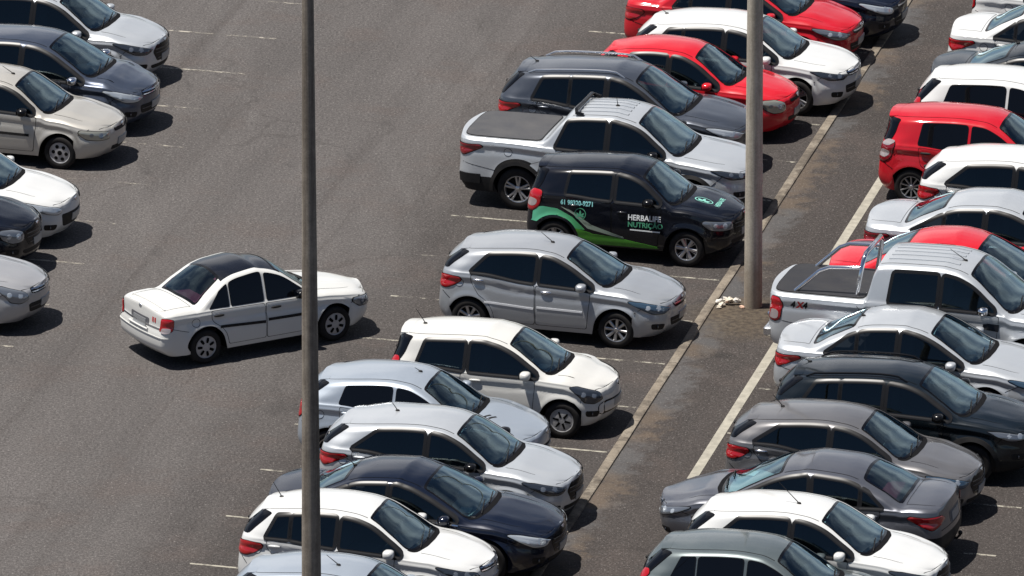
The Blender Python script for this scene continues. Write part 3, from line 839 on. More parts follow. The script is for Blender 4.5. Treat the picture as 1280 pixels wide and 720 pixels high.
        if spoiler:
            nb_ = 15; bb = np.linspace(-.93, .93, nb_); se = S.s_roof_end
            A = topf(np.full(nb_, se - .05), bb); A[:, 2] += .006
            d = topf(np.array([se]), np.array([0.]))[0] - topf(np.array([se-.25]), np.array([0.]))[0]; sl = d[2] / d[0]
            B = A.copy(); ext = .17 * (1 - .25*np.abs(bb)**3); B[:, 0] -= ext; B[:, 2] -= sl * ext * -1 * -1 if False else ext * abs(sl) * .9
            C_ = B.copy(); C_[:, 2] -= .022; C_[:, 0] += .006
            D_ = A.copy(); D_[:, 2] -= .07; D_[:, 0] -= .03
            V_ = np.concatenate([A, B, C_, D_]); F_ = []
            for i in range(nb_-1):
                for r_ in range(3): F_.append((r_*nb_+i, r_*nb_+i+1, (r_+1)*nb_+i+1, (r_+1)*nb_+i))
            for i in (0, nb_-1): F_.append((i, nb_+i, 2*nb_+i, 3*nb_+i))
            # crown upper face
            spo = new_mesh('spoiler', V_, F_, pm, root)
    # ---- roof panel, seams, antenna
    def gap(pts, f_, w_, n_=24):
        k = MB(); ribbon_into(k, pts, f_, w_, .0025, n=n_); k.build('panel_gap', M['gap'], root)
    se = S.s_roof_end
    for b in (-.84, .84): gap([(.14, b*.92), (.5, b), (sc-.08, b*1.04)], topf, .008)
    if not roof:
        for b in (-.93, .93): gap([(hs+.04, b), (se-.03, b)], topf, .010, 50)
    for sgn in (-1, 1):
        gap([(.28, zh-.02), (S.foh-S.ra*.80, S.r+.30)], side[sgn], .007, 8)
        if not rear_bumper == 'black': gap([(S.foh+S.wb+S.ra*.86+.01, S.r+.30), (L-.10, S.r+.40)], side[sgn], .007, 8)
    gap([(-.62, zh-.035), (0, zh-.03), (.62, zh-.035)], nose, .007)
    if S.kind == 'hatch': gap([(-.62, .66), (.62, .66)], tailf, .007)
    if S.kind == 'sedan':
        s2, zt_ = S.trunk[1], S.trunk[2]
        gap([(s2+.0, -.86), (s2+.01, 0), (s2+.0, .86)], topf, .007)
        for b in (-.88, .88): gap([(s2, b), (L-.10, b)], topf, .007)
        gap([(-.66, .66), (.66, .66)], tailf, .007)
    if fuel:
        P('fuel_cap', resample([(S.foh+S.wb+.17 + .075*math.cos(t), float(S.zsh(S.foh+S.wb+.2))-.15 + .07*math.sin(t)) for t in np.linspace(0, 2*math.pi, 24, endpoint=False)], 24), side[-1], .003, [pm, M['gap']], root, border=.006, rings=3, skirt=.004)
    if antenna:
        sA, bA, ln, lean = antenna
        q = topf(np.array([sA]), np.array([bA]))[0]; k = MB()
        k.ball((q[0], q[1], q[2]+.008), (.035, .02, .02)); k.tube([(q[0], q[1], q[2]+.01), (q[0]-ln*math.cos(lean), q[1], q[2]+.02+ln*math.sin(lean))], [.008, .004], 6)
        k.build('antenna', M['black'], root)
    if detail: detail(S, root, pm, side, topf, nose, tailf)
    return root
M['roofblack'] = principled('roof_film_black', (.006, .007, .011), .2, coat=.55, spec=.2)

# ------------------------------------------------------------------ the cars, one by one
GL, GM_, GR_ = 'cars parked along the left row', 'cars parked nose-in along the worn kerb', 'cars parked in the right-hand row'
def roof_ribs(S, root, pm, side, topf, nose, tailf):
    for b in (-.62, -.31, 0, .31, .62):
        k = MB(); ribbon_into(k, [(S.head+.22, b), (S.s_roof_end-.12, b)], topf, .07, .012, n=14); k.build('roof_rib', pm, root)
def bed_cover(S, root, h=.016, s_lo=None, vm='vinyl'):
    s1, s2, zt = S.trunk
    a = s_lo or s2 + .02
    c = patch('tonneau_cover', resample([(a, -.95), (a, .95), (S.L-.10, .95), (S.L-.07, .5), (S.L-.07, -.5), (S.L-.10, -.95)], 70, 1), S.topf, h, [M[vm], M['black']], root, border=.012, rings=5, skirt=.02)
    return c
def det_small_pickup(S, root, pm, side, topf, nose, tailf):
    roof_ribs(S, root, pm, side, topf, nose, tailf); bed_cover(S, root)
    s1, s2, zt = S.trunk
    Q = topf(np.array([s1-.22, s1-.10, s1-.08, s1-.08, s1-.10, s1-.22]), np.array([-1.0, -1.0, -.85, .85, 1.0, 1.0])); Q[:, 2] += np.array([.015, .06, .085, .085, .06, .015])
    k = MB(); k.tube(Q, .035, 8); k.build('sport_bar', M['trim'], root)
    for sg in (-1, 1):
        k = MB(); ribbon_into(k, [(S.L-.42, .50), (S.L-.05, .50)], side[sg], .16, .016, n=8); k.build('bumper_corner', M['black'], root)
def det_truck(S, root, pm, side, topf, nose, tailf):
    roof_ribs(S, root, pm, side, topf, nose, tailf); bed_cover(S, root, vm='vinyl_dark')
    s1, s2, zt = S.trunk; xf = S.xf
    k = MB(); y = .66; xb = xf - s2 - .12
    for dy in (0, .0):
        pass
    k.tube([(xb-.05, -y, zt), (xb-.0, -y, zt+.30), (xb+.04, -y+.05, zt+.56), (xb+.05, -y+.18, zt+.66), (xb+.05, y-.18, zt+.66), (xb+.04, y-.05, zt+.56), (xb, y, zt+.30), (xb-.05, y, zt)], .038, 10)
    for sg in (-1, 1):
        k.tube([(xb+.03, sg*(y-.03), zt+.46), (xb-.50, sg*(y-.0), zt+.43), (xb-.66, sg*y, zt+.36), (xb-1.05, sg*(y+.02), zt+.0)], .034, 10)
    k.build('roll_bar', M['chrome'], root)
    k = MB(); k.tube([(xf-S.L+.2, 0, .48), (xf-S.L-.12, 0, .46), (xf-S.L-.16, 0, .52)], .03, 8); k.ball((xf-S.L-.16, 0, .56), (.045, .045, .045)); k.build('tow_bar', M['chrome'], root)
    k = MB(); k.box((xf-S.L+.02, 0, .52), (.16, S.W-.22, .16), ch=.03); k.build('rear_bumper', M['satin'], root)
    for ch, ds, mm in (('4', .0, M['black']), ('X', .125, M['red_mark']), ('4', .25, M['black'])):
        text_on(ch, side[-1], (S.L-.40-ds*.8, zt-.22), .15, mm, root, 'bed_lettering', bold=.006, shear=.2)
    for sg in (-1, 1):
        k = MB(); ribbon_into(k, [(S.foh+S.ra+.06, .93), (S.foh+S.ra+.32, .955)], side[sg], .11, .012, n=5); k.build('side_vent', M['trim'], root)
    k = MB(); ribbon_into(k, [(s2-.02, .45), (s2-.02, zt-.02)], side[-1], .022, .002, n=8); k.build('cab_gap', M['gap'], root)
def text_on(txt, f, at_, size, m, parent, name, bold=0.0, shear=0.0, off=.0105, flip=-1, wx=1.0):
    """lettering laid on a body side; at_ = (s, z) of the left end of the baseline as read"""
    cu = bpy.data.curves.new('lettering', 'FONT'); cu.body = txt; cu.size = size; cu.offset = bold; cu.shear = shear; cu.resolution_u = 3; cu.fill_mode = 'FRONT'
    o = bpy.data.objects.new('lettering', cu); COL.objects.link(o)
    dg = bpy.context.evaluated_depsgraph_get(); me = o.evaluated_get(dg).to_mesh()
    P = np.array([v.co[:] for v in me.vertices]); F = [tuple(p.vertices) for p in me.polygons]
    o.evaluated_get(dg).to_mesh_clear(); bpy.data.objects.remove(o); bpy.data.curves.remove(cu)
    s = at_[0] - P[:, 0]*wx if flip == -1 else at_[0] + P[:, 0]*wx
    z = at_[1] + P[:, 1]
    Q = f(s, z); n = orient(mapped_normals(f, s, z), Q)
    return new_mesh(name, Q + n*off, F, m, parent, smooth=False)
def leaf_emblem(S, f, c, r, root, name, m, sx=1.0, sy=1.0):
    k = MB()
    n = 28
    for r0, r1 in ((.88, 1.0),):
        a = np.linspace(0, 2*math.pi, n)
        s = np.concatenate([c[0]+r*r0*sx*np.cos(a), c[0]+r*r1*sx*np.cos(a)]); z = np.concatenate([c[1]+r*r0*sy*np.sin(a), c[1]+r*r1*sy*np.sin(a)])
        Q = f(s, z); nn = orient(mapped_normals(f, s, z), Q); k.add(Q + nn*.0105, [(i, i+1, n+i+1, n+i) for i in range(n-1)])
    for ang, ln in ((90, .72), (40, .62), (140, .62), (0, .45), (180, .45)):
        a = R(ang); d = np.array([math.cos(a), math.sin(a)]); t = np.array([-d[1], d[0]])
        pts = [(-.30, 0)] ; o = np.array([0, -.42])
        L_ = [(0, 0), (.35, .13), (.7, .12), (1.0, 0), (.7, -.12), (.35, -.13)]
        q = np.array([o + (d*u*ln*1.5 + t*v*1.3) for u, v in L_]) * r
        s = c[0] + q[:, 0]*sx; z = c[1] + q[:, 1]*sy
        Q = f(s, z); nn = orient(mapped_normals(f, s, z), Q); k.add(Q + nn*.0105, [(0, 1, 5), (1, 2, 4, 5), (2, 3, 4)])
    return k.build(name, m, root, smooth=False)
def grad_mat(name, c0, c1, x0, x1):
    m, nt, out = mat(name); b = nt.nodes.new('ShaderNodeBsdfPrincipled'); tc = nt.nodes.new('ShaderNodeTexCoord'); sx = nt.nodes.new('ShaderNodeSeparateXYZ')
    mr = nt.nodes.new('ShaderNodeMapRange'); mr.inputs[1].default_value = x0; mr.inputs[2].default_value = x1
    mx = nt.nodes.new('ShaderNodeMix'); mx.data_type = 'RGBA'; mx.inputs['A'].default_value = (*c0, 1); mx.inputs['B'].default_value = (*c1, 1)
    nt.links.new(tc.outputs['Object'], sx.inputs[0]); nt.links.new(sx.outputs[0], mr.inputs[0]); nt.links.new(mr.outputs[0], mx.inputs['Factor']); nt.links.new(mx.outputs['Result'], b.inputs['Base Color'])
    b.inputs['Roughness'].default_value = .3; nt.links.new(b.outputs[0], out.inputs[0]); return m
def det_livery(S, root, pm, side, topf, nose, tailf):
    f = side[-1]; L = S.L; z0 = .27; wr = S.foh + S.wb
    teal = grad_mat('livery_green', (.11, .46, .31), (.045, .23, .04), -1.75, -.35)
    lime = principled('livery_lime', (.065, .25, .025), .35); pale = principled('livery_pale_edge', (.22, .27, .22), .4)
    whit = principled('livery_white', (.75, .78, .78), .4); mint = principled('livery_mint', (.20, .50, .42), .4); grn = principled('livery_leaf', (.08, .33, .19), .4); aq = principled('livery_aqua', (.34, .80, .78), .4)
    r2 = S.ra + .05
    arcp = [(wr + r2*math.cos(t), S.r + r2*math.sin(t)) for t in np.linspace(R(35), R(178), 14)]
    # broad swoosh from the tail over the rear wheel and down to the sill, in bands that stay star shaped
    band = [(L-.16, .80), (L-.14, .60), (wr+.42, .58)] + [(wr + r2*math.cos(t), S.r + r2*math.sin(t)) for t in np.linspace(R(42), R(95), 7)] + [(wr-.05, .82), (wr+.22, .84)]
    patch('livery_band', resample(band, 60), f, .008, [teal], root, rings=5, skirt=.004)
    band2 = [(wr-.04, .82)] + [(wr + r2*math.cos(t), S.r + r2*math.sin(t)) for t in np.linspace(R(95), R(150), 7)] + [(wr-.52, .50), (wr-.30, .70)]
    patch('livery_band', resample(band2, 50), f, .008, [teal], root, rings=5, skirt=.004)
    band3 = [(wr + r2*math.cos(t), S.r + r2*math.sin(t)) for t in np.linspace(R(148), R(176), 5)] + [(wr-.45, z0), (1.9, z0), (wr-.60, .46)]
    patch('livery_band', resample(band3, 50), f, .008, [lime], root, rings=5, skirt=.004)
    patch('livery_stripe', resample([(wr-.44, .27), (S.foh+S.ra+.10, .27), (S.foh+S.ra+.10, .30), (wr-.95, .43), (wr-.58, .44)], 60), f, .0088, [lime], root, rings=4, skirt=.004)
    patch('livery_edge', resample([(wr-.10, .86), (wr-.32, .745), (wr-.56, .53), (1.75, .40), (1.75, .43), (wr-.50, .60), (wr-.30, .80)], 60), f, .0096, [pale], root, rings=3, skirt=.004)
    text_on('61 98320-9271', f, (2.84, .905), .108, aq, root, 'phone_lettering', bold=.004, wx=.86)
    leaf_emblem(S, f, (2.50, .765), .098, root, 'leaf_emblem', grn)
    text_on('HERBALIFE', f, (1.69, .735), .128, whit, root, 'door_lettering', bold=.003, wx=.92)
    text_on('NUTRIÇÃO', f, (1.69, .62), .120, grn, root, 'door_lettering', bold=.003, wx=.97)
    k = MB(); ribbon_into(k, [(1.65, .57), (1.14, .56)], f, .02, .006, n=12); k.build('door_underline', whit, root)
    leaf_emblem(S, topf, (.56, -.30), .17, root, 'hood_emblem', mint, sx=.9, sy=1.0)
    front_read = lambda a, b: topf(.20 + b, a / .62)      # read by someone standing in front of the car
    text_on('HERBALIFE', front_read, (-.30, .085), .11, mint, root, 'hood_lettering', bold=.003, flip=1, wx=.9)
    text_on('NUTRIÇÃO', front_read, (-.28, -.02), .10, mint, root, 'hood_lettering', bold=.003, flip=1, wx=.95)
def det_old_sedan(S, root, pm, side, topf, nose, tailf):
    for z, w in ((.655, .02), (.52, .012)):
        k = MB(); ribbon_into(k, [(-.80, z), (0, z), (.80, z)], tailf, w, .012, n=30); k.build('bumper_strip', pm if z < .6 else M['satin'], root)
    k = MB()
    for g in (.40, .46): ribbon_into(k, [(-g, .73), (-g, .81)], tailf, .032, .006, n=4); ribbon_into(k, [(-g-.012, .77), (-g+.012, .77)], tailf, .02, .007, n=3)
    k.build('trunk_sticker', M['red_mark'], root)
    k = MB(); q = tailf(np.array([0.]), np.array([.90]))[0]; k.ball((q[0]-.01, 0, q[2]), (.015, .05, .03)); k.build('badge', M['badge'], root)
    k = MB(); Q = topf(np.full(9, S.L-.16), np.linspace(-.9, .9, 9)); k.tube(Q + np.array([0, 0, .012]), .012, 6); k.build('trunk_lip', pm, root)
    k = MB(); Q = tailf(np.array([-.3, -.1, .1, .3]), np.full(4, .585)); k.tube(Q + np.array([-.01, 0, 0]), .02, 6); k.build('plate_lamp_bar', pm, root)
def det_tow(S, root, pm, side, topf, nose, tailf):
    xt = S.xf - S.L
    k = MB(); k.tube([(xt+.2, 0, .36), (xt-.08, 0, .34), (xt-.13, 0, .40)], .022, 8); k.ball((xt-.13, 0, .43), (.035, .035, .035)); k.build('tow_bar', M['black'], root)
def det_hood_scoops(S, root, pm, side, topf, nose, tailf):
    for o in (0, .09):
        k = MB(); ribbon_into(k, [(S.cowl[0]-.22-o, -.62), (S.cowl[0]-.30-o, -.40)], topf, .035, .004, n=5); k.build('hood_vent', M['black'], root)
def det_panorama(S, root, pm, side, topf, nose, tailf):
    patch('glass_roof', resample([(S.head+.10, -.72), (S.head+.10, .72), (S.s_roof_end-.35, .72), (S.s_roof_end-.35, -.72)], 60, 2), topf, .004, M['trim'], root, rings=5)

def hatch(L=3.93, W=1.70, H=1.475, wb=2.52, foh=.82, **k):
    d = dict(L=L, W=W, H=H, wb=wb, foh=foh, head=k.pop('head', 1.74), splits=k.pop('splits', (2.18, 2.92)), win_end=k.pop('win_end', (L-.62, L-.80)))
    d.update(k); return Shape(**d)
def sedan(L=4.5, W=1.75, H=1.46, wb=2.65, foh=.90, **k):
    k.setdefault('belt', (.88, .92, .955))
    d = dict(kind='sedan', L=L, W=W, H=H, wb=wb, foh=foh, head=k.pop('head', 1.90), trunk=k.pop('trunk', (L-1.30, L-.56, 1.03)), splits=k.pop('splits', (2.42, 3.10)), win_end=k.pop('win_end', (L-1.02, L-1.30)))
    d.update(k); return Shape(**d)

CARS = {}
def car(key, shape, name, label, cat, group, **k): CARS[key] = (shape, name, label, cat, group, k)

# left row, noses towards the aisle
car('L0', hatch(3.94, 1.70, 1.53, 2.49, .80, zh=.80, cowl=(1.0, 1.02)), 'parked_car', 'silver-white hatchback at the top left corner with black mouth-shaped grille', 'car', GL, color='silver_light', head='long', headmat='lamp_dark', grille='hex', wheel='five', mirror='body')
car('L1', hatch(4.0, 1.70, 1.53, 2.53, .80, zh=.78, cowl=(.88, 1.02), head=1.72), 'parked_car', 'dark blue-grey hatchback in the left row with wing mirror in chrome', 'car', GL, color='grey_blue', head='long', headmat='lamp_bright', grille='wide', mirror='chrome')
car('L2', hatch(3.83, 1.63, 1.44, 2.37, .80, r=.285, zh=.73, cowl=(1.05, .95), head=1.72, nose_k=.9), 'parked_car', 'dull beige-silver older hatchback with six-hole steel wheels and black side strip', 'car', GL, color='silver_beige', head='boxy', headmat='lamp_old', grille='old', wheel='holes', rim='hubcap', mirror='black', molding='black', fog=False, antenna=(1.83, -.2, .22, .5), )
car('L3', hatch(3.95, 1.70, 1.47, 2.54, .86, clear=.17, zh=.75, cowl=(1.05, .98)), 'parked_car', 'white hatchback nose in the left row with long swept headlights and wide lower grille', 'car', GL, color='white', head='swept', headmat='lamp_bright', grille='mouth')
car('L4', hatch(3.9, 1.70, 1.58, 2.5, .82, zh=.86, clear=.30, r=.32, cowl=(1.0, 1.08)), 'parked_car', 'black hatchback nose squeezed between white and silver cars in the left row', 'car', GL, color='black', head='round', headmat='lamp', grille='hex')
car('L5', sedan(4.22, 1.66, 1.46, 2.465, .84, zh=.76, cowl=(1.05, .97), head=1.8, splits=(2.2, 2.85)), 'parked_car', 'silver car at the bottom of the left row with small chrome grille badge', 'car', GL, color='silver_dull', head='tall', headmat='lamp', grille='wide', fog=False)
# the one that stands in the aisle
car('C0', sedan(4.03, 1.61, 1.42, 2.443, .80, r=.285, zh=.70, cowl=(1.10, .91), head=1.78, peak=2.15, trunk=(2.76, 3.40, .95), belt=(.83, .85, .862), splits=(2.10, 2.76), win_end=(3.16, 2.94), rt=.13, Rt=.17, tum=.31, ryc=.085, win_dz=.045, bowt=.05,
    tail=[(.20,.14),(.27,.06),(.36,.0),(.56,.0),(.62,.035),(.70,.04),(.88,.055),(.92,.08)]),
    'sedan_car', 'white older sedan with black roof standing alone in the open aisle', 'car', None, color='white_old', roof='black', wheel='cover', rim='hubcap', tail='slim_box', head='boxy', headmat='lamp', grille='old', handle='black', molding='black', rear_glass='redscreen', mirror='black', pillars='body', seat='seat_red', fog=False, detail=det_old_sedan, steer=.0, amber=True)
# middle row, noses to the kerb, far to near
car('M0', hatch(4.3, 1.78, 1.48, 2.65, .90, zh=.78), 'parked_car', 'navy hatchback with hazy headlight at the top end of the kerb row', 'car', GM_, color='navy', head='swept', headmat='lamp_bright', grille='split')
car('M1', sedan(4.18, 1.705, 1.48, 2.53, .82, zh=.77, cowl=(1.0, 1.0), head=1.78, trunk=(2.95, 3.56, 1.06), splits=(2.2, 2.9), win_end=(3.22, 3.0)), 'parked_car', 'red sedan with silver grille parked between the navy car and a white hatchback', 'car', GM_, color='red', head='long', headmat='lamp', grille='split')
car('M2', hatch(3.96, 1.75, 1.47, 2.565, .83, r=.31, zh=.78, win_end=(3.50, 3.22), splits=(2.2, 2.95)), 'parked_car', 'white hatchback with five-spoke alloys parked between two red cars', 'car', GM_, color='white', wheel='twin', head='slim', headmat='lamp_dark', grille='wide', antenna=(3.35, .1, .12, .6))
car('M3', hatch(3.58, 1.62, 1.49, 2.37, .74, r=.28, zh=.78, cowl=(.98, 1.0), head=1.66, splits=(2.1, None), win_end=(2.88, 2.80)), 'parked_car', 'small red hatchback with rounded pale headlight, half behind the tall concrete post', 'car', GM_, color='red_bright', head='round', headmat='lamp_old', grille='old', rear_bumper=None, fog=False)
car('M4', hatch(4.41, 1.82, 1.67, 2.64, .88, r=.34, clear=.24, zh=.88, cowl=(1.08, 1.10), head=1.92, belt=(.99, 1.05, 1.14), rear_roof=.42, splits=(2.4, 3.05), win_end=(3.72, 3.55)), 'suv', 'dark grey suv with silver roof rails behind the silver pickup', 'suv', GM_, color='slate', rails='silver', head='long', headmat='lamp_bright', tail='claw', grille='hex', clad=True, antenna=(3.75, 0, .15, .5))
car('M5', Shape(kind='pickup', L=5.08, W=1.82, H=1.70, wb=3.06, foh=.92, r=.36, clear=.28, zh=.92, cowl=(1.16, 1.14), head=1.92, peak=2.35, trunk=(3.12, 3.58, 1.20), belt=(1.06, 1.09, 1.14), splits=(2.42, None), win_end=(3.34, 3.14)), 'pickup_truck', 'silver compact pickup with dark grey bed cover and black sport bar', 'pickup truck', GM_, color='silver_light', clad=True, mirror='black', handle='body', wheel='twin', rim='alloy', head='slim', headmat='lamp_dark', tail='claw', tailmat='tail_dark', grille='hex', detail=det_small_pickup, antenna=(2.35, -.1, .14, 1.4))
car('M6', hatch(3.58, 1.65, 1.53, 2.305, .72, r=.30, clear=.24, zh=.83, cowl=(.96, 1.04), head=1.56, peak=2.0, belt=(.97, 1.0, 1.04), crease=.003, roof_drop=.08, rear_roof=.24, splits=(2.02, None), win_end=(2.86, 2.80)), 'parked_car', 'small black hatchback with green swoosh and white lettering on its doors', 'car', GM_, color='black', mirror='black', wheel='six', head='boxy', headmat='lamp', tail='tall', grille='hex', handle='body', detail=det_livery, fuel=False, fog=False, handle_drop=.14)
car('M7', hatch(3.93, 1.705, 1.475, 2.53, .82, zh=.77, cowl=(1.0, 1.0), head=1.76, splits=(2.20, None), win_end=(3.36, 3.05), belt=(.89, .94, 1.02)), 'parked_car', 'silver hatchback with chrome door strip beside the empty bays', 'car', GM_, color='silver', wheel='split', molding='chrome', handle='chrome', head='long', headmat='lamp_blue', tail='wedge', grille='split', antenna=(2.05, -.25, .24, .62))
car('M8', hatch(3.60, 1.645, 1.50, 2.42, .63, r=.295, zh=.80, cowl=(.84, 1.02), head=1.58, peak=2.0, roof_drop=.07, rear_roof=.26, splits=(2.25, None), win_end=(3.08, 2.95), belt=(.91, .93, .97)), 'parked_car', 'small white two-door hatchback with black-rimmed bumper and plain wheel covers', 'car', GM_, color='white_warm', wheel='slots', rim='hubcap', two_door=True, grille='up', head='tall', headmat='lamp_dark', tail='upright', pillars='black', antenna=(3.02, -.1, .26, .95), fuel=False)
car('M9', hatch(3.87, 1.67, 1.45, 2.443, .83, zh=.70, cowl=(1.08, .96), head=1.80, splits=(2.25, None), win_end=(3.15, 3.05), nose_k=1.1), 'parked_car', 'silver-blue hatchback with pale headlights and two hood vents', 'car', GM_, color='silver_blue', head='swept', headmat='lamp_old', tail='upright', grille='mouth', pillars='body', antenna=(1.95, 0, .10, .4), detail=det_hood_scoops, rear_bumper=None)
car('M10', hatch(4.0, 1.73, 1.50, 2.52, .84, zh=.77, cowl=(1.02, 1.0), head=1.76, splits=(2.2, None), win_end=(3.42, 3.0), belt=(.90, .95, 1.05)), 'parked_car', 'light silver hatchback with black mirror and slim dark headlight next to the kerb', 'car', GM_, color='silver_light', mirror='black', head='long', headmat='lamp_dark', tail='claw', grille='hex', antenna=(2.8, 0, .18, .9))
car('M11', sedan(4.53, 1.82, 1.47, 2.65, .90, r=.32, zh=.77, cowl=(1.12, 1.0), head=1.98, trunk=(3.2, 3.95, 1.06), splits=(2.5, 3.15), win_end=(3.62, 3.32)), 'sedan_car', 'navy blue sedan with chrome window line and bright headlights', 'car', GM_, color='navy', wheel='turbine', mirror='body', head='long', headmat='lamp_bright', grille='hex', antenna=(3.15, 0, .2, .6), window_line=True)
car('M12', hatch(3.82, 1.66, 1.49, 2.465, .82, zh=.77, cowl=(1.0, .99), head=1.74, splits=(2.2, 2.95), win_end=(3.34, 3.18), belt=(.88, .93, .99)), 'parked_car', 'white five-door hatchback near the bottom, crossed by the slim tall post', 'car', GM_, color='white', head='swept', headmat='lamp_dark', tail='wedge', grille='wide', antenna=(3.2, 0, .24, 1.0))
car('M13', hatch(3.9, 1.67, 1.47, 2.46, .82), 'parked_car', 'silver hatchback roof just rising into the bottom edge of the photo', 'car', GM_, color='silver_blue', antenna=(2.15, -.3, .22, .6))
# right-hand row, far to near
car('R00', sedan(4.4, 1.74, 1.46, 2.6, .88), 'parked_car', 'white sedan trunk cut by the top right corner', 'car', GR_, color='white', tail='upright')
car('R0', sedan(4.23, 1.68, 1.47, 2.50, .84, trunk=(2.85, 3.62, 1.04), splits=(2.25, 2.95), win_end=(3.34, 2.95)), 'parked_car', 'white sedan with hooked red tail lamp at the far end of the right row', 'car', GR_, color='white', tail='claw')
car('R1', sedan(4.55, 1.76, 1.45, 2.68, .90, trunk=(3.10, 3.95, 1.06)), 'parked_car', 'dark grey sedan mostly hidden behind the white hatchback roof', 'car', GR_, color='teal_black', tail='claw', antenna=(3.0, .3, .15, .7))
car('R2', hatch(3.95, 1.70, 1.52, 2.5, .82, win_end=(3.35, 3.22), splits=(2.2, None), roof_drop=.07), 'parked_car', 'white hatchback behind the red one, tall upright tailgate', 'car', GR_, color='white', tail='upright', pillars='body')
car('R3', hatch(3.77, 1.64, 1.51, 2.376, .76, r=.30, zh=.80, cowl=(.98, 1.0), head=1.66, belt=(.93, .95, 1.0), roof_drop=.07, rear_roof=.22, splits=(2.15, None), win_end=(3.05, 2.98), clear=.22), 'parked_car', 'boxy red hatchback with tall black-framed tail lamp and turbine alloys', 'car', GR_, color='red', wheel='turbine', tail='tall', handle='black', fuel=False, twin_clear=True, pillars='body', tailmat='tail_dark')
car('R4', hatch(3.93, 1.705, 1.475, 2.53, .82, splits=(2.20, None), win_end=(3.40, 3.02), belt=(.89, .94, 1.02)), 'parked_car', 'white hatchback with wedge tail lamp between red hatchback and silver sedan', 'car', GR_, color='white', tail='wedge')
car('R5', sedan(4.62, 1.775, 1.46, 2.70, .94, trunk=(3.2, 3.98, 1.06), splits=(2.5, 3.2), win_end=(3.76, 3.3)), 'sedan_car', 'light silver sedan with dark red tail lamp, just above the red car', 'car', GR_, color='silver_light', tail='claw', tailmat='tail_dark')
car('R6', sedan(4.45, 1.77, 1.49, 2.62, .90, trunk=(3.05, 3.9, 1.05), splits=(2.4, 3.05), win_end=(3.5, 3.1)), 'parked_car', 'red sedan roof seen behind the large silver pickup', 'car', GR_, color='red_bright', tail='claw')
car('R7', Shape(kind='pickup', L=5.35, W=1.86, H=1.82, wb=3.22, foh=.90, r=.38, clear=.34, zh=1.02, cowl=(1.20, 1.20), head=1.98, peak=2.45, trunk=(3.52, 3.70, 1.20), belt=(1.13, 1.16, 1.18), splits=(2.45, None), win_end=(3.30, 3.24), tum=.26, win_dz=.085), 'pickup_truck', 'large silver pickup with chrome roll bar and black bed cover', 'pickup truck', GR_, color='silver_light', mirror='chrome', handle='chrome', wheel='five', tail='truck', head='boxy', grille='wide', detail=det_truck, antenna=(2.1, -.3, .3, .55), fuel=False)
car('R8', sedan(4.50, 1.79, 1.48, 2.65, .90, zh=.76, cowl=(1.12, 1.0), head=1.92, trunk=(3.16, 3.92, 1.06), splits=(2.42, 3.10), win_end=(3.62, 3.25)), 'sedan_car', 'silver sedan with red and clear tail lamp beside the large pickup', 'car', GR_, color='silver_light', tail='claw', headmat='lamp_blue', antenna=(3.05, -.2, .18, .8), head='swept')
car('R9', hatch(4.17, 1.72, 1.56, 2.60, .84, r=.32, clear=.23, zh=.86, cowl=(1.0, 1.07), head=1.78, belt=(.97, 1.02, 1.09), splits=(2.3, 3.02), win_end=(3.62, 3.42)), 'suv', 'glossy black crossover with black roof rails and dark cladding', 'suv', GR_, color='teal_black', rails='black', clad=True, wheel='five', rim='graphite', tail='wedge', mirror='black', headmat='lamp', antenna=(3.6, .2, .2, .35), head='slim')
car('R10', hatch(3.92, 1.69, 1.47, 2.50, .83, zh=.76, cowl=(1.0, .99), head=1.74, splits=(2.2, None), win_end=(3.44, 3.02), belt=(.89, .95, 1.04)), 'parked_car', 'grey hatchback with pointed rear side window behind the reversed sedan', 'car', GR_, color='grey', tail='wedge', grille='hex', head='long', headmat='lamp_blue', handle='chrome', antenna=(3.05, 0, .22, .8))
car('R11', sedan(4.53, 1.755, 1.45, 2.67, .93, r=.31, zh=.72, cowl=(1.0, .96), head=1.95, trunk=(3.2, 3.95, 1.04), splits=(2.45, 3.25), win_end=(3.62, 3.36)), 'sedan_car', 'dark grey sedan parked the other way round with its nose to the lane', 'car', GR_, color='civic', tail='claw', head='swept', headmat='lamp', grille='wide', rear_glass='redscreen', seat='seat_red', detail=det_tow, rear_bumper='black')
car('R12', hatch(3.94, 1.70, 1.52, 2.49, .82, zh=.80, cowl=(1.0, 1.02), head=1.76, splits=(2.2, None), win_end=(3.40, 3.02), belt=(.92, .97, 1.04)), 'parked_car', 'white hatchback with long roof aerial at the bottom of the right row', 'car', GR_, color='white', head='long', headmat='lamp_dark', tail='wedge', grille='hex', antenna=(2.15, -.25, .42, .75))
car('R13', hatch(3.9, 1.67, 1.49, 2.46, .82, splits=(2.2, 2.95), win_end=(3.36, 3.2), roof_drop=.08), 'parked_car', 'greenish grey hatchback half out of the bottom edge, next to a white one', 'car', GR_, color='green_grey', tail='upright', pillars='body')

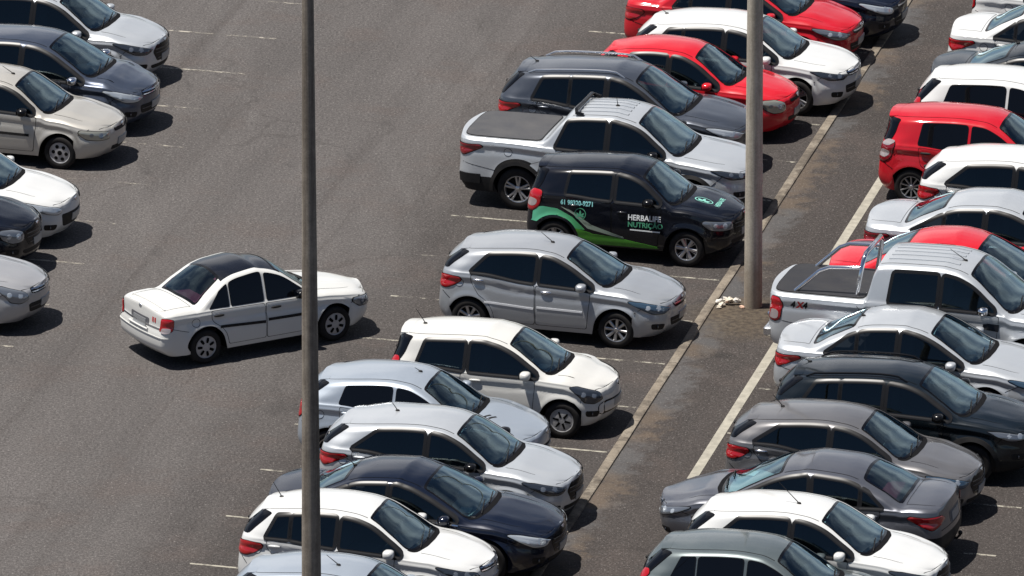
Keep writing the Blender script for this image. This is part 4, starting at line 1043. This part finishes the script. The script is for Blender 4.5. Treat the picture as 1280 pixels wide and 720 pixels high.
# ground position (x, y) of the middle of each wheelbase and heading in degrees
POS = {
    'L0': (-8.03, 12.65, -16),
    'L1': (-8.12, 9.82, -16),
    'L2': (-8.54, 7.77, -16),
    'L3': (-9.3, 3.33, -16),
    'L4': (-9.8, 1.59, -16),
    'L5': (-9.54, -1.39, -16),
    'C0': (-4.25, -2.77, 30),
    'M0': (4.79, 15.33, -16),
    'M1': (4.1, 13.71, -16),
    'M2': (3.93, 11.03, -16),
    'M3': (3.02, 9.32, -16),
    'M4': (1.98, 7.34, -16),
    'M5': (1.76, 4.78, -16),
    'M6': (2.0, 2.21, -16),
    'M7': (0.72, -2.08, -16),
    'M8': (-0.15, -6.74, -16),
    'M9': (-1.45, -8.8, -16),
    'M10': (-1.01, -11.14, -16),
    'M11': (-1.4, -13.52, -16),
    'M12': (-2.26, -15.14, -16),
    'M13': (-2.33, -17.98, -16),
    'R00': (10.35, 14.19, -16),
    'R0': (9.74, 11.73, -16),
    'R1': (9.45, 9.22, -16),
    'R2': (8.68, 7.37, -16),
    'R3': (8.01, 5.08, -16),
    'R4': (8.58, 2.79, -16),
    'R5': (8.08, 0.39, -16),
    'R6': (7.32, -1.81, -16),
    'R7': (6.93, -3.95, -16),
    'R8': (6.42, -6.06, -16),
    'R9': (6.06, -8.94, -16),
    'R10': (5.13, -10.83, -16),
    'R11': (4.49, -12.98, 164),
    'R12': (4.43, -15.35, -16),
    'R13': (3.72, -17.03, -16),
}

# ------------------------------------------------------------------ camera, light, sky
def setup_view():
    cam = bpy.data.cameras.new('Camera'); co = bpy.data.objects.new('Camera', cam); COL.objects.link(co)
    D, pitch = 165.0, R(17.5)
    co.location = (0, -D*math.cos(pitch), D*math.sin(pitch)); co.rotation_euler = (math.pi/2 - pitch, 0, 0)
    cam.sensor_width = 36; cam.lens = 36 * 76.6 * D / 1280
    cam.clip_start = 1; cam.clip_end = 5000
    SC.camera = co
    w = bpy.data.worlds.new('World'); SC.world = w; w.use_nodes = True
    nt = w.node_tree; bg = nt.nodes['Background']
    sk = nt.nodes.new('ShaderNodeTexSky'); sk.sky_type = 'NISHITA'; sk.sun_disc = False
    sk.sun_elevation = R(SUN_EL); sk.sun_rotation = R(SUN_ROT)
    sk.air_density = .72; sk.dust_density = .6; sk.ozone_density = 1.0
    # unseen clouds added over the blue to brighten reflections in glass and paint
    tc = nt.nodes.new('ShaderNodeTexCoord')
    mp = nt.nodes.new('ShaderNodeMapping'); mp.inputs['Scale'].default_value = (1, 1, 2.2); nt.links.new(tc.outputs['Generated'], mp.inputs['Vector'])
    no = nt.nodes.new('ShaderNodeTexNoise'); no.inputs['Scale'].default_value = 1.7; no.inputs['Detail'].default_value = 6; no.inputs['Roughness'].default_value = .58
    nt.links.new(mp.outputs[0], no.inputs['Vector'])
    mr = nt.nodes.new('ShaderNodeMapRange'); mr.interpolation_type = 'SMOOTHSTEP'; mr.inputs[1].default_value = .42; mr.inputs[2].default_value = .80
    nt.links.new(no.outputs['Fac'], mr.inputs[0])
    # clouds kept to the far half: windscreens reflect them, side glass stays dark
    sp = nt.nodes.new('ShaderNodeSeparateXYZ'); nt.links.new(tc.outputs['Generated'], sp.inputs[0])
    half = nt.nodes.new('ShaderNodeMapRange'); half.interpolation_type = 'SMOOTHSTEP'; half.inputs[1].default_value = -.05; half.inputs[2].default_value = .45; nt.links.new(sp.outputs[1], half.inputs[0])
    cm = nt.nodes.new('ShaderNodeMath'); cm.operation = 'MULTIPLY'; nt.links.new(mr.outputs[0], cm.inputs[0]); nt.links.new(half.outputs[0], cm.inputs[1])
    mx = nt.nodes.new('ShaderNodeMix'); mx.data_type = 'RGBA'; mx.inputs['B'].default_value = (CLOUD, CLOUD, CLOUD*1.02, 1)
    nt.links.new(cm.outputs[0], mx.inputs['Factor']); nt.links.new(sk.outputs[0], mx.inputs['A'])
    nt.links.new(mx.outputs['Result'], bg.inputs[0]); bg.inputs[1].default_value = SKY
    l = bpy.data.lights.new('Sun', 'SUN'); l.energy = SUN; l.angle = R(.53); l.color = (1.0, .955, .89)
    lo = bpy.data.objects.new('Sun', l); COL.objects.link(lo)
    d = Vector(SUN_DIR); lo.rotation_euler = d.to_track_quat('-Z', 'Y').to_euler(); lo.location = (0, 0, 60)
    vs = SC.view_settings
    vs.view_transform = 'Standard'; vs.look = 'None'; vs.exposure = EXPO; vs.gamma = 1; vs.use_curve_mapping = False
SUN_DIR = (.335, .025, -1.0)          # light falls to the right
SUN_EL = math.degrees(math.atan2(1.0, math.hypot(.335, .025)))
SUN_ROT = math.degrees(math.atan2(-.335, -.025))
SUN, SKY, EXPO = 5.0, .05, .46
CLOUD = 14.0

# ------------------------------------------------------------------ the ground and its markings
KD = np.array([math.cos(R(77.9)), math.sin(R(77.9))]); SD = np.array([math.cos(R(-15.9)), math.sin(R(-15.9))])
K0 = np.array([2.55, -4.07]); BAY = 2.275
R0_ = np.array([2.86, -9.36])             # a point on the long white line of the right row
RD = np.array([math.cos(R(77.66)), math.sin(R(77.66))])
TN = np.array([KD[1], -KD[0]])            # across the rows, positive to the right

class G:
    """small helper for shader graphs"""
    def __init__(s, nt): s.nt = nt
    def n(s, t, **k):
        o = s.nt.nodes.new(t)
        for a, v in k.items(): setattr(o, a, v)
        return o
    def l(s, a, b): s.nt.links.new(a, b)
    def val(s, sock, v):
        if hasattr(v, 'node'): s.l(v, sock)
        else: sock.default_value = v
    def math(s, op, a, b=0.0, c=0.0):
        m = s.n('ShaderNodeMath', operation=op); s.val(m.inputs[0], a); s.val(m.inputs[1], b)
        if len(m.inputs) > 2: s.val(m.inputs[2], c)
        return m.outputs[0]
    def step(s, v, a, b, lo=0.0, hi=1.0):
        m = s.n('ShaderNodeMapRange', interpolation_type='SMOOTHSTEP'); s.val(m.inputs[0], v)
        m.inputs[1].default_value = a; m.inputs[2].default_value = b; m.inputs[3].default_value = lo; m.inputs[4].default_value = hi
        return m.outputs[0]
    def noise(s, vec, scale, detail=4, rough=.55):
        t = s.n('ShaderNodeTexNoise'); t.inputs['Scale'].default_value = scale; t.inputs['Detail'].default_value = detail; t.inputs['Roughness'].default_value = rough
        s.l(vec, t.inputs['Vector']); return t.outputs['Fac']
    def mix(s, f, a, b):
        m = s.n('ShaderNodeMix', data_type='RGBA'); s.val(m.inputs['Factor'], f)
        for q, v in (('A', a), ('B', b)):
            if isinstance(v, tuple): m.inputs[q].default_value = (*v, 1)
            else: s.l(v, m.inputs[q])
        return m.outputs['Result']
    def scalemix(s, col, fac):
        m = s.n('ShaderNodeVectorMath', operation='SCALE'); s.l(col, m.inputs[0]); s.val(m.inputs['Scale'], fac); return m.outputs[0]

def row_coords(g):
    geo = g.n('ShaderNodeNewGeometry'); P = geo.outputs['Position']
    def dot(v, c):
        d = g.n('ShaderNodeVectorMath', operation='DOT_PRODUCT'); g.l(P, d.inputs[0]); d.inputs[1].default_value = (v[0], v[1], 0)
        return g.math('SUBTRACT', d.outputs['Value'], float(v @ c))
    t = dot(TN, K0); u = dot(KD, K0)
    return P, t, u

def asphalt():
    m, nt, out = mat('asphalt'); g = G(nt)
    P, t, u = row_coords(g)
    big = g.noise(P, .16, 5, .6); mid = g.noise(P, .9, 6, .62); fine = g.noise(P, 9, 5, .7); grit = g.noise(P, 55, 3, .8)
    tw = g.math('ADD', t, g.math('MULTIPLY', g.math('SUBTRACT', mid, .5), 1.6))
    cm = g.n('ShaderNodeCombineXYZ'); g.l(g.math('MULTIPLY', t, 1.3), cm.inputs[0]); g.l(g.math('MULTIPLY', u, .09), cm.inputs[1])
    streak = g.noise(cm.outputs[0], 1.0, 5, .6)
    # sun-bleached aisle, darker bays, dark lane right of the kerb
    aisle = g.step(tw, -4.2, -7.0)
    lane = g.step(tw, -.2, .5)
    col = g.mix(aisle, (.049, .0432, .0405), (.081, .0740, .0712))
    col = g.mix(lane, col, (.044, .0378, .0350))
    rows = g.step(tw, -14.5, -15.6)
    col = g.mix(g.math('MULTIPLY', rows, .5), col, (.078, .068, .063))
    f = g.math('ADD', .42, g.math('MULTIPLY', big, .55)); f = g.math('ADD', f, g.math('MULTIPLY', streak, .60)); f = g.math('MULTIPLY', f, g.step(fine, .2, .8, .86, 1.12))
    col = g.scalemix(col, f)
    # reddish drift of old binder
    col = g.mix(g.math('MULTIPLY', g.step(g.noise(P, .55, 5, .65), .50, .66), .35), col, (.080, .063, .056))
    # polished pale sweeps where cars turn
    cm2 = g.n('ShaderNodeCombineXYZ'); g.l(g.math('ADD', g.math('MULTIPLY', t, .55), g.math('MULTIPLY', u, .16)), cm2.inputs[0]); g.l(g.math('MULTIPLY', u, .05), cm2.inputs[1])
    sweep = g.step(g.noise(cm2.outputs[0], 1.0, 4, .6), .52, .72)
    col = g.mix(g.math('MULTIPLY', g.math('MULTIPLY', sweep, aisle), .40), col, (.115, .107, .103))
    # long dark streaks where tyres run along the rows
    cm3 = g.n('ShaderNodeCombineXYZ'); g.l(g.math('ADD', g.math('MULTIPLY', t, 2.4), g.math('MULTIPLY', mid, .6)), cm3.inputs[0]); g.l(g.math('MULTIPLY', u, .035), cm3.inputs[1])
    run = g.step(g.noise(cm3.outputs[0], 1.0, 4, .6), .56, .70)
    col = g.mix(g.math('MULTIPLY', run, .34), col, (.044, .037, .034))
    # old patch seams and dark scuffs
    seam = g.math('MULTIPLY', g.step(g.noise(cm2.outputs[0], 3.2, 3, .5), .60, .68), g.step(mid, .52, .62))
    col = g.mix(g.math('MULTIPLY', seam, .40), col, (.036, .033, .032))
    # drips in the bays
    vb = g.n('ShaderNodeTexVoronoi'); vb.inputs['Scale'].default_value = .55; g.l(P, vb.inputs['Vector'])
    drip = g.math('MULTIPLY', g.step(g.math('ADD', vb.outputs['Distance'], g.math('MULTIPLY', mid, .22)), .26, .16), g.step(tw, -5.0, -4.4))
    col = g.mix(g.math('MULTIPLY', drip, .75), col, (.022, .02, .019))
    # aggregate: pale stones and dark pits
    vo = g.n('ShaderNodeTexVoronoi'); vo.inputs['Scale'].default_value = 38; g.l(P, vo.inputs['Vector'])
    sx = g.n('ShaderNodeSeparateColor'); g.l(vo.outputs['Color'], sx.inputs[0])
    stone = g.math('MULTIPLY', g.step(vo.outputs['Distance'], .36, .22), g.step(sx.outputs[0], .66, .86))
    col = g.mix(g.math('MULTIPLY', stone, .42), col, (.27, .255, .24))
    vo2 = g.n('ShaderNodeTexVoronoi'); vo2.inputs['Scale'].default_value = 19; g.l(P, vo2.inputs['Vector'])
    sx2 = g.n('ShaderNodeSeparateColor'); g.l(vo2.outputs['Color'], sx2.inputs[0])
    st2 = g.math('MULTIPLY', g.step(vo2.outputs['Distance'], .28, .16), g.step(sx2.outputs[1], .90, .95))
    col = g.mix(g.math('MULTIPLY', st2, .32), col, (.33, .31, .29))
    grain = g.noise(P, 24, 3, .75)
    col = g.scalemix(col, g.step(grit, .25, .75, .70, 1.30)); col = g.scalemix(col, g.step(grain, .25, .75, .48, 1.52))
    # fine cracks in the old surface
    wv = g.n('ShaderNodeVectorMath', operation='ADD'); g.l(P, wv.inputs[0]); tn = g.n('ShaderNodeTexNoise'); tn.inputs['Scale'].default_value = 1.4; tn.inputs['Detail'].default_value = 5; g.l(P, tn.inputs['Vector']); g.l(tn.outputs['Color'], wv.inputs[1])
    vc = g.n('ShaderNodeTexVoronoi', feature='DISTANCE_TO_EDGE'); vc.inputs['Scale'].default_value = .16; g.l(wv.outputs[0], vc.inputs['Vector'])
    crack = g.math('MULTIPLY', g.step(vc.outputs['Distance'], .010, .003), g.step(g.noise(P, .3, 3), .50, .58))
    col = g.mix(g.math('MULTIPLY', crack, .22), col, (.022, .019, .017))
    # sand and washed-out grit gathered along the lane side of the kerb
    band = g.math('MULTIPLY', g.step(t, .04, .12), g.step(t, .95, .05))
    sn = g.noise(P, 2.4, 9, .74); sn2 = g.noise(P, .42, 4, .6)
    sand = g.step(g.math('ADD', g.math('ADD', sn, g.math('MULTIPLY', band, .30)), g.math('MULTIPLY', sn2, .35)), .76, .98)
    sand = g.math('MULTIPLY', sand, g.step(t, .0, .08)); sand = g.math('MULTIPLY', sand, g.step(band, .02, .22))
    sandc = g.mix(g.step(g.noise(P, .5, 3), .42, .56), (.175, .128, .085), (.125, .128, .132))
    col = g.mix(g.math('MULTIPLY', sand, .32), col, sandc)
    # damp brown dirt at the foot of the post
    dx = g.n('ShaderNodeVectorMath', operation='DISTANCE'); g.l(P, dx.inputs[0]); dx.inputs[1].default_value = (3.85, -1.6, 0)
    foot = g.step(g.math('ADD', dx.outputs['Value'], g.math('MULTIPLY', mid, 1.5)), 2.3, 1.2)
    col = g.mix(g.math('MULTIPLY', foot, .7), col, g.mix(g.step(fine, .4, .6), (.045, .034, .024), (.10, .078, .052)))
    b = g.n('ShaderNodeBsdfPrincipled'); g.l(col, b.inputs['Base Color']); b.inputs['Roughness'].default_value = .92; b.inputs['Specular IOR Level'].default_value = .25
    bp = g.n('ShaderNodeBump'); bp.inputs['Strength'].default_value = .35; bp.inputs['Distance'].default_value = .02
    g.l(g.math('ADD', grit, g.math('MULTIPLY', stone, .5)), bp.inputs['Height']); g.l(bp.outputs[0], b.inputs['Normal'])
    g.l(b.outputs[0], out.inputs[0]); return m

def worn_paint(name, col, keep, scale=5.0):
    """road paint worn through to the asphalt in places (the gaps are open)"""
    m, nt, out = mat(name); g = G(nt)
    P, t, u = row_coords(g)
    n1 = g.noise(P, scale, 6, .75); n2 = g.noise(P, scale*.18, 3); n3 = g.noise(P, 60, 3, .8)
    a = g.step(g.math('ADD', g.math('ADD', g.math('MULTIPLY', n1, .7), g.math('MULTIPLY', n2, .5)), g.math('MULTIPLY', n3, .25)), keep, keep + .16)
    b = g.n('ShaderNodeBsdfPrincipled'); b.inputs['Roughness'].default_value = .8
    g.l(g.mix(g.step(n1, .3, .75), tuple(c*.62 for c in col), col), b.inputs['Base Color'])
    g.l(a, b.inputs['Alpha'])
    g.l(b.outputs[0], out.inputs[0]); return m

def concrete(name, c0, c1, streak=True, scale=2.0):
    m, nt, out = mat(name); g = G(nt)
    geo = g.n('ShaderNodeNewGeometry'); P = geo.outputs['Position']
    mp = g.n('ShaderNodeMapping'); mp.inputs['Scale'].default_value = (9, 9, .35) if streak else (1, 1, 1); g.l(P, mp.inputs['Vector'])
    a = g.noise(mp.outputs[0], 1.3, 6, .65); b_ = g.noise(P, scale, 6, .7); c_ = g.noise(P, 30, 4, .75)
    col = g.mix(g.step(g.math('ADD', g.math('MULTIPLY', a, .6), g.math('MULTIPLY', b_, .4)), .38, .66), c0, c1)
    col = g.scalemix(col, g.step(c_, .25, .75, .82, 1.14))
    if streak:
        sp = g.n('ShaderNodeSeparateXYZ'); g.l(P, sp.inputs[0])
        col = g.mix(g.math('MULTIPLY', g.step(g.math('ADD', sp.outputs[2], g.math('MULTIPLY', b_, 1.2)), 1.9, .45), .55), col, (.17, .12, .08))
    b = g.n('ShaderNodeBsdfPrincipled'); g.l(col, b.inputs['Base Color']); b.inputs['Roughness'].default_value = .88
    bp = g.n('ShaderNodeBump'); bp.inputs['Strength'].default_value = .3; bp.inputs['Distance'].default_value = .01
    g.l(g.math('ADD', c_, b_), bp.inputs['Height']); g.l(bp.outputs[0], b.inputs['Normal'])
    g.l(b.outputs[0], out.inputs[0]); return m

def strip(p, q, w, z):
    p = np.array(p); q = np.array(q); d = (q - p) / np.linalg.norm(q - p); n = np.array([-d[1], d[0]]) * w/2
    return [(*(p-n), z), (*(q-n), z), (*(q+n), z), (*(p+n), z)]

def build_ground():
    s = 900
    tag(new_mesh('ground', [(-s, -s, 0), (s, -s, 0), (s, s, 0), (-s, s, 0)], [(0, 1, 2, 3)], asphalt(), smooth=False), kind='structure')
    bay = worn_paint('bay_line_paint', (.35, .325, .27), .63); far = worn_paint('faded_line_paint', (.36, .33, .28), .67); long_ = worn_paint('lane_line_paint', (.37, .345, .285), .46, 4.0)
    mb = MB(); mf = MB(); ml = MB()
    for n in range(-7, 10):
        k = K0 + KD * BAY * n
        mb.add(strip(k - SD*.12, k - SD*5.2, .062, .004), [(0, 1, 2, 3)])
    for n in range(-2, 10):
        e = np.array([-4.32, 14.70]) + KD * BAY * (n - 8) + SD * .15
        mf.add(strip(e - SD*5.2, e, .07, .004), [(0, 1, 2, 3)])
    for n in range(-8, 12):
        k = R0_ + RD * (2.30 * n + 1.9)
        mb.add(strip(k + SD*.10, k + SD*5.2, .062, .004), [(0, 1, 2, 3)])
    ml.add(strip(R0_ - RD*1.4, R0_ + RD*34, .155, .0045), [(0, 1, 2, 3)])
    tag(mb.build('bay_markings', bay, smooth=False), kind='structure')
    tag(mf.build('faded_bay_markings', far, smooth=False), kind='structure')
    tag(ml.build('lane_marking', long_, smooth=False), kind='structure')
    # the low worn kerb
    kb = MB(); L0 = -26; nseg = 60; w = .165
    pr = [(-w/2, 0), (-w/2+.008, .022), (-w/2+.03, .034), (w/2-.03, .036), (w/2-.006, .026), (w/2, 0)]
    V = []; rr = random.Random(3)
    for i in range(nseg + 1):
        p = K0 + KD * (L0 + i); j = rr.uniform(-.006, .006)
        for a, z in pr:
            q = p + TN * (a + j); V.append((q[0], q[1], z + rr.uniform(-.004, .004)))
    n = len(pr); F = [(i*n+k, i*n+k+1, (i+1)*n+k+1, (i+1)*n+k) for i in range(nseg) for k in range(n-1)]
    m, nt, out = mat('worn_kerb'); g = G(nt); P, t, u = row_coords(g)
    a = g.noise(P, 3.5, 7, .75); b_ = g.noise(P, .5, 3); c_ = g.noise(P, 40, 3, .8)
    col = g.mix(g.step(g.math('ADD', g.math('MULTIPLY', a, .7), g.math('MULTIPLY', b_, .35)), .42, .62), (.085, .070, .054), (.20, .168, .13))
    col = g.mix(g.math('MULTIPLY', g.step(g.noise(P, 1.4, 6, .7), .52, .60), .5), col, (.28, .245, .195))
    fr = g.math('ABSOLUTE', g.math('SUBTRACT', g.math('FRACT', g.math('MULTIPLY', u, 1.0)), .5))
    col = g.mix(g.math('MULTIPLY', g.step(fr, .482, .494), .6), col, (.03, .026, .022))
    col = g.scalemix(col, g.step(c_, .25, .75, .75, 1.2))
    bb = g.n('ShaderNodeBsdfPrincipled'); g.l(col, bb.inputs['Base Color']); bb.inputs['Roughness'].default_value = .9; g.l(bb.outputs[0], out.inputs[0])
    kb.add(V, F); tag(kb.build('kerb', m, sharp=25), kind='structure')

def build_posts():
    cm = concrete('weathered_concrete', (.32, .28, .225), (.50, .45, .37))
    cm2 = concrete('stained_concrete', (.13, .108, .086), (.30, .262, .215))
    def post(loc, h, d0, d1, label, fac, cm=cm):
        k = MB(); n = 28; nl = 40
        for i in range(nl + 1): pass
        pts = [(0, 0, h*i/nl) for i in range(nl+1)]
        rs = [(d0 + (d1-d0)*i/nl)/2 for i in range(nl+1)]
        k.tube(pts, rs, fac)
        o = k.build('concrete_post', cm, sharp=20); o.location = (loc[0], loc[1], 0); o.rotation_euler = (0, 0, R(12))
        tag(o, label, 'post', None); return o
    post((3.91, -0.99), 12.5, .295, .20, 'thick concrete post standing on the kerb line beside the large silver pickup', 24)
    p1 = post((-2.80, -23.94), 16.5, .315, .10, 'slim concrete post rising in front of the white sedan on the left', 24, cm2)
    return p1

def build_litter():
    pm = [principled('scrap_cream', (.62, .56, .46), .8), principled('scrap_pink', (.58, .38, .28), .8), principled('scrap_white', (.66, .63, .58), .8)]
    rr = random.Random(5)
    for i in range(17):
        k = MB(); r = rr.uniform(.028, .055)
        k.ball((0, 0, 0), (r*rr.uniform(.9, 1.7), r, r*.75), 9, 6, .9)
        k.v = [(x*(1+.35*rr.uniform(-1, 1)), y*(1+.35*rr.uniform(-1, 1)), z*(1+.3*rr.uniform(-1, 1))) for x, y, z in k.v]
        o = k.build('paper_scrap', pm[2 if i % 3 == 0 else (1 if i in (5, 8, 9) else 0)], smooth=False)
        a = rr.uniform(0, 6.28); q = rr.uniform(0, 1)**.6
        o.location = (3.55 + .27*q*math.cos(a), -0.92 + .25*q*math.sin(a), r*.6 + (.05 if q < .5 else 0)); o.rotation_euler = (rr.uniform(0, 1), rr.uniform(0, 1), a)
        tag(o, 'crumpled pale scrap in the small heap at the foot of the thick post', 'litter', 'scraps heaped at the post foot')

build_ground(); build_posts(); build_litter()
for key, (shape, name, label, cat, group, kw) in CARS.items():
    x, y, a = POS[key]
    build_car(shape, (x, y, .004), R(a + rng.uniform(-.8, .8)), name, label, cat, group, **kw)
setup_view()
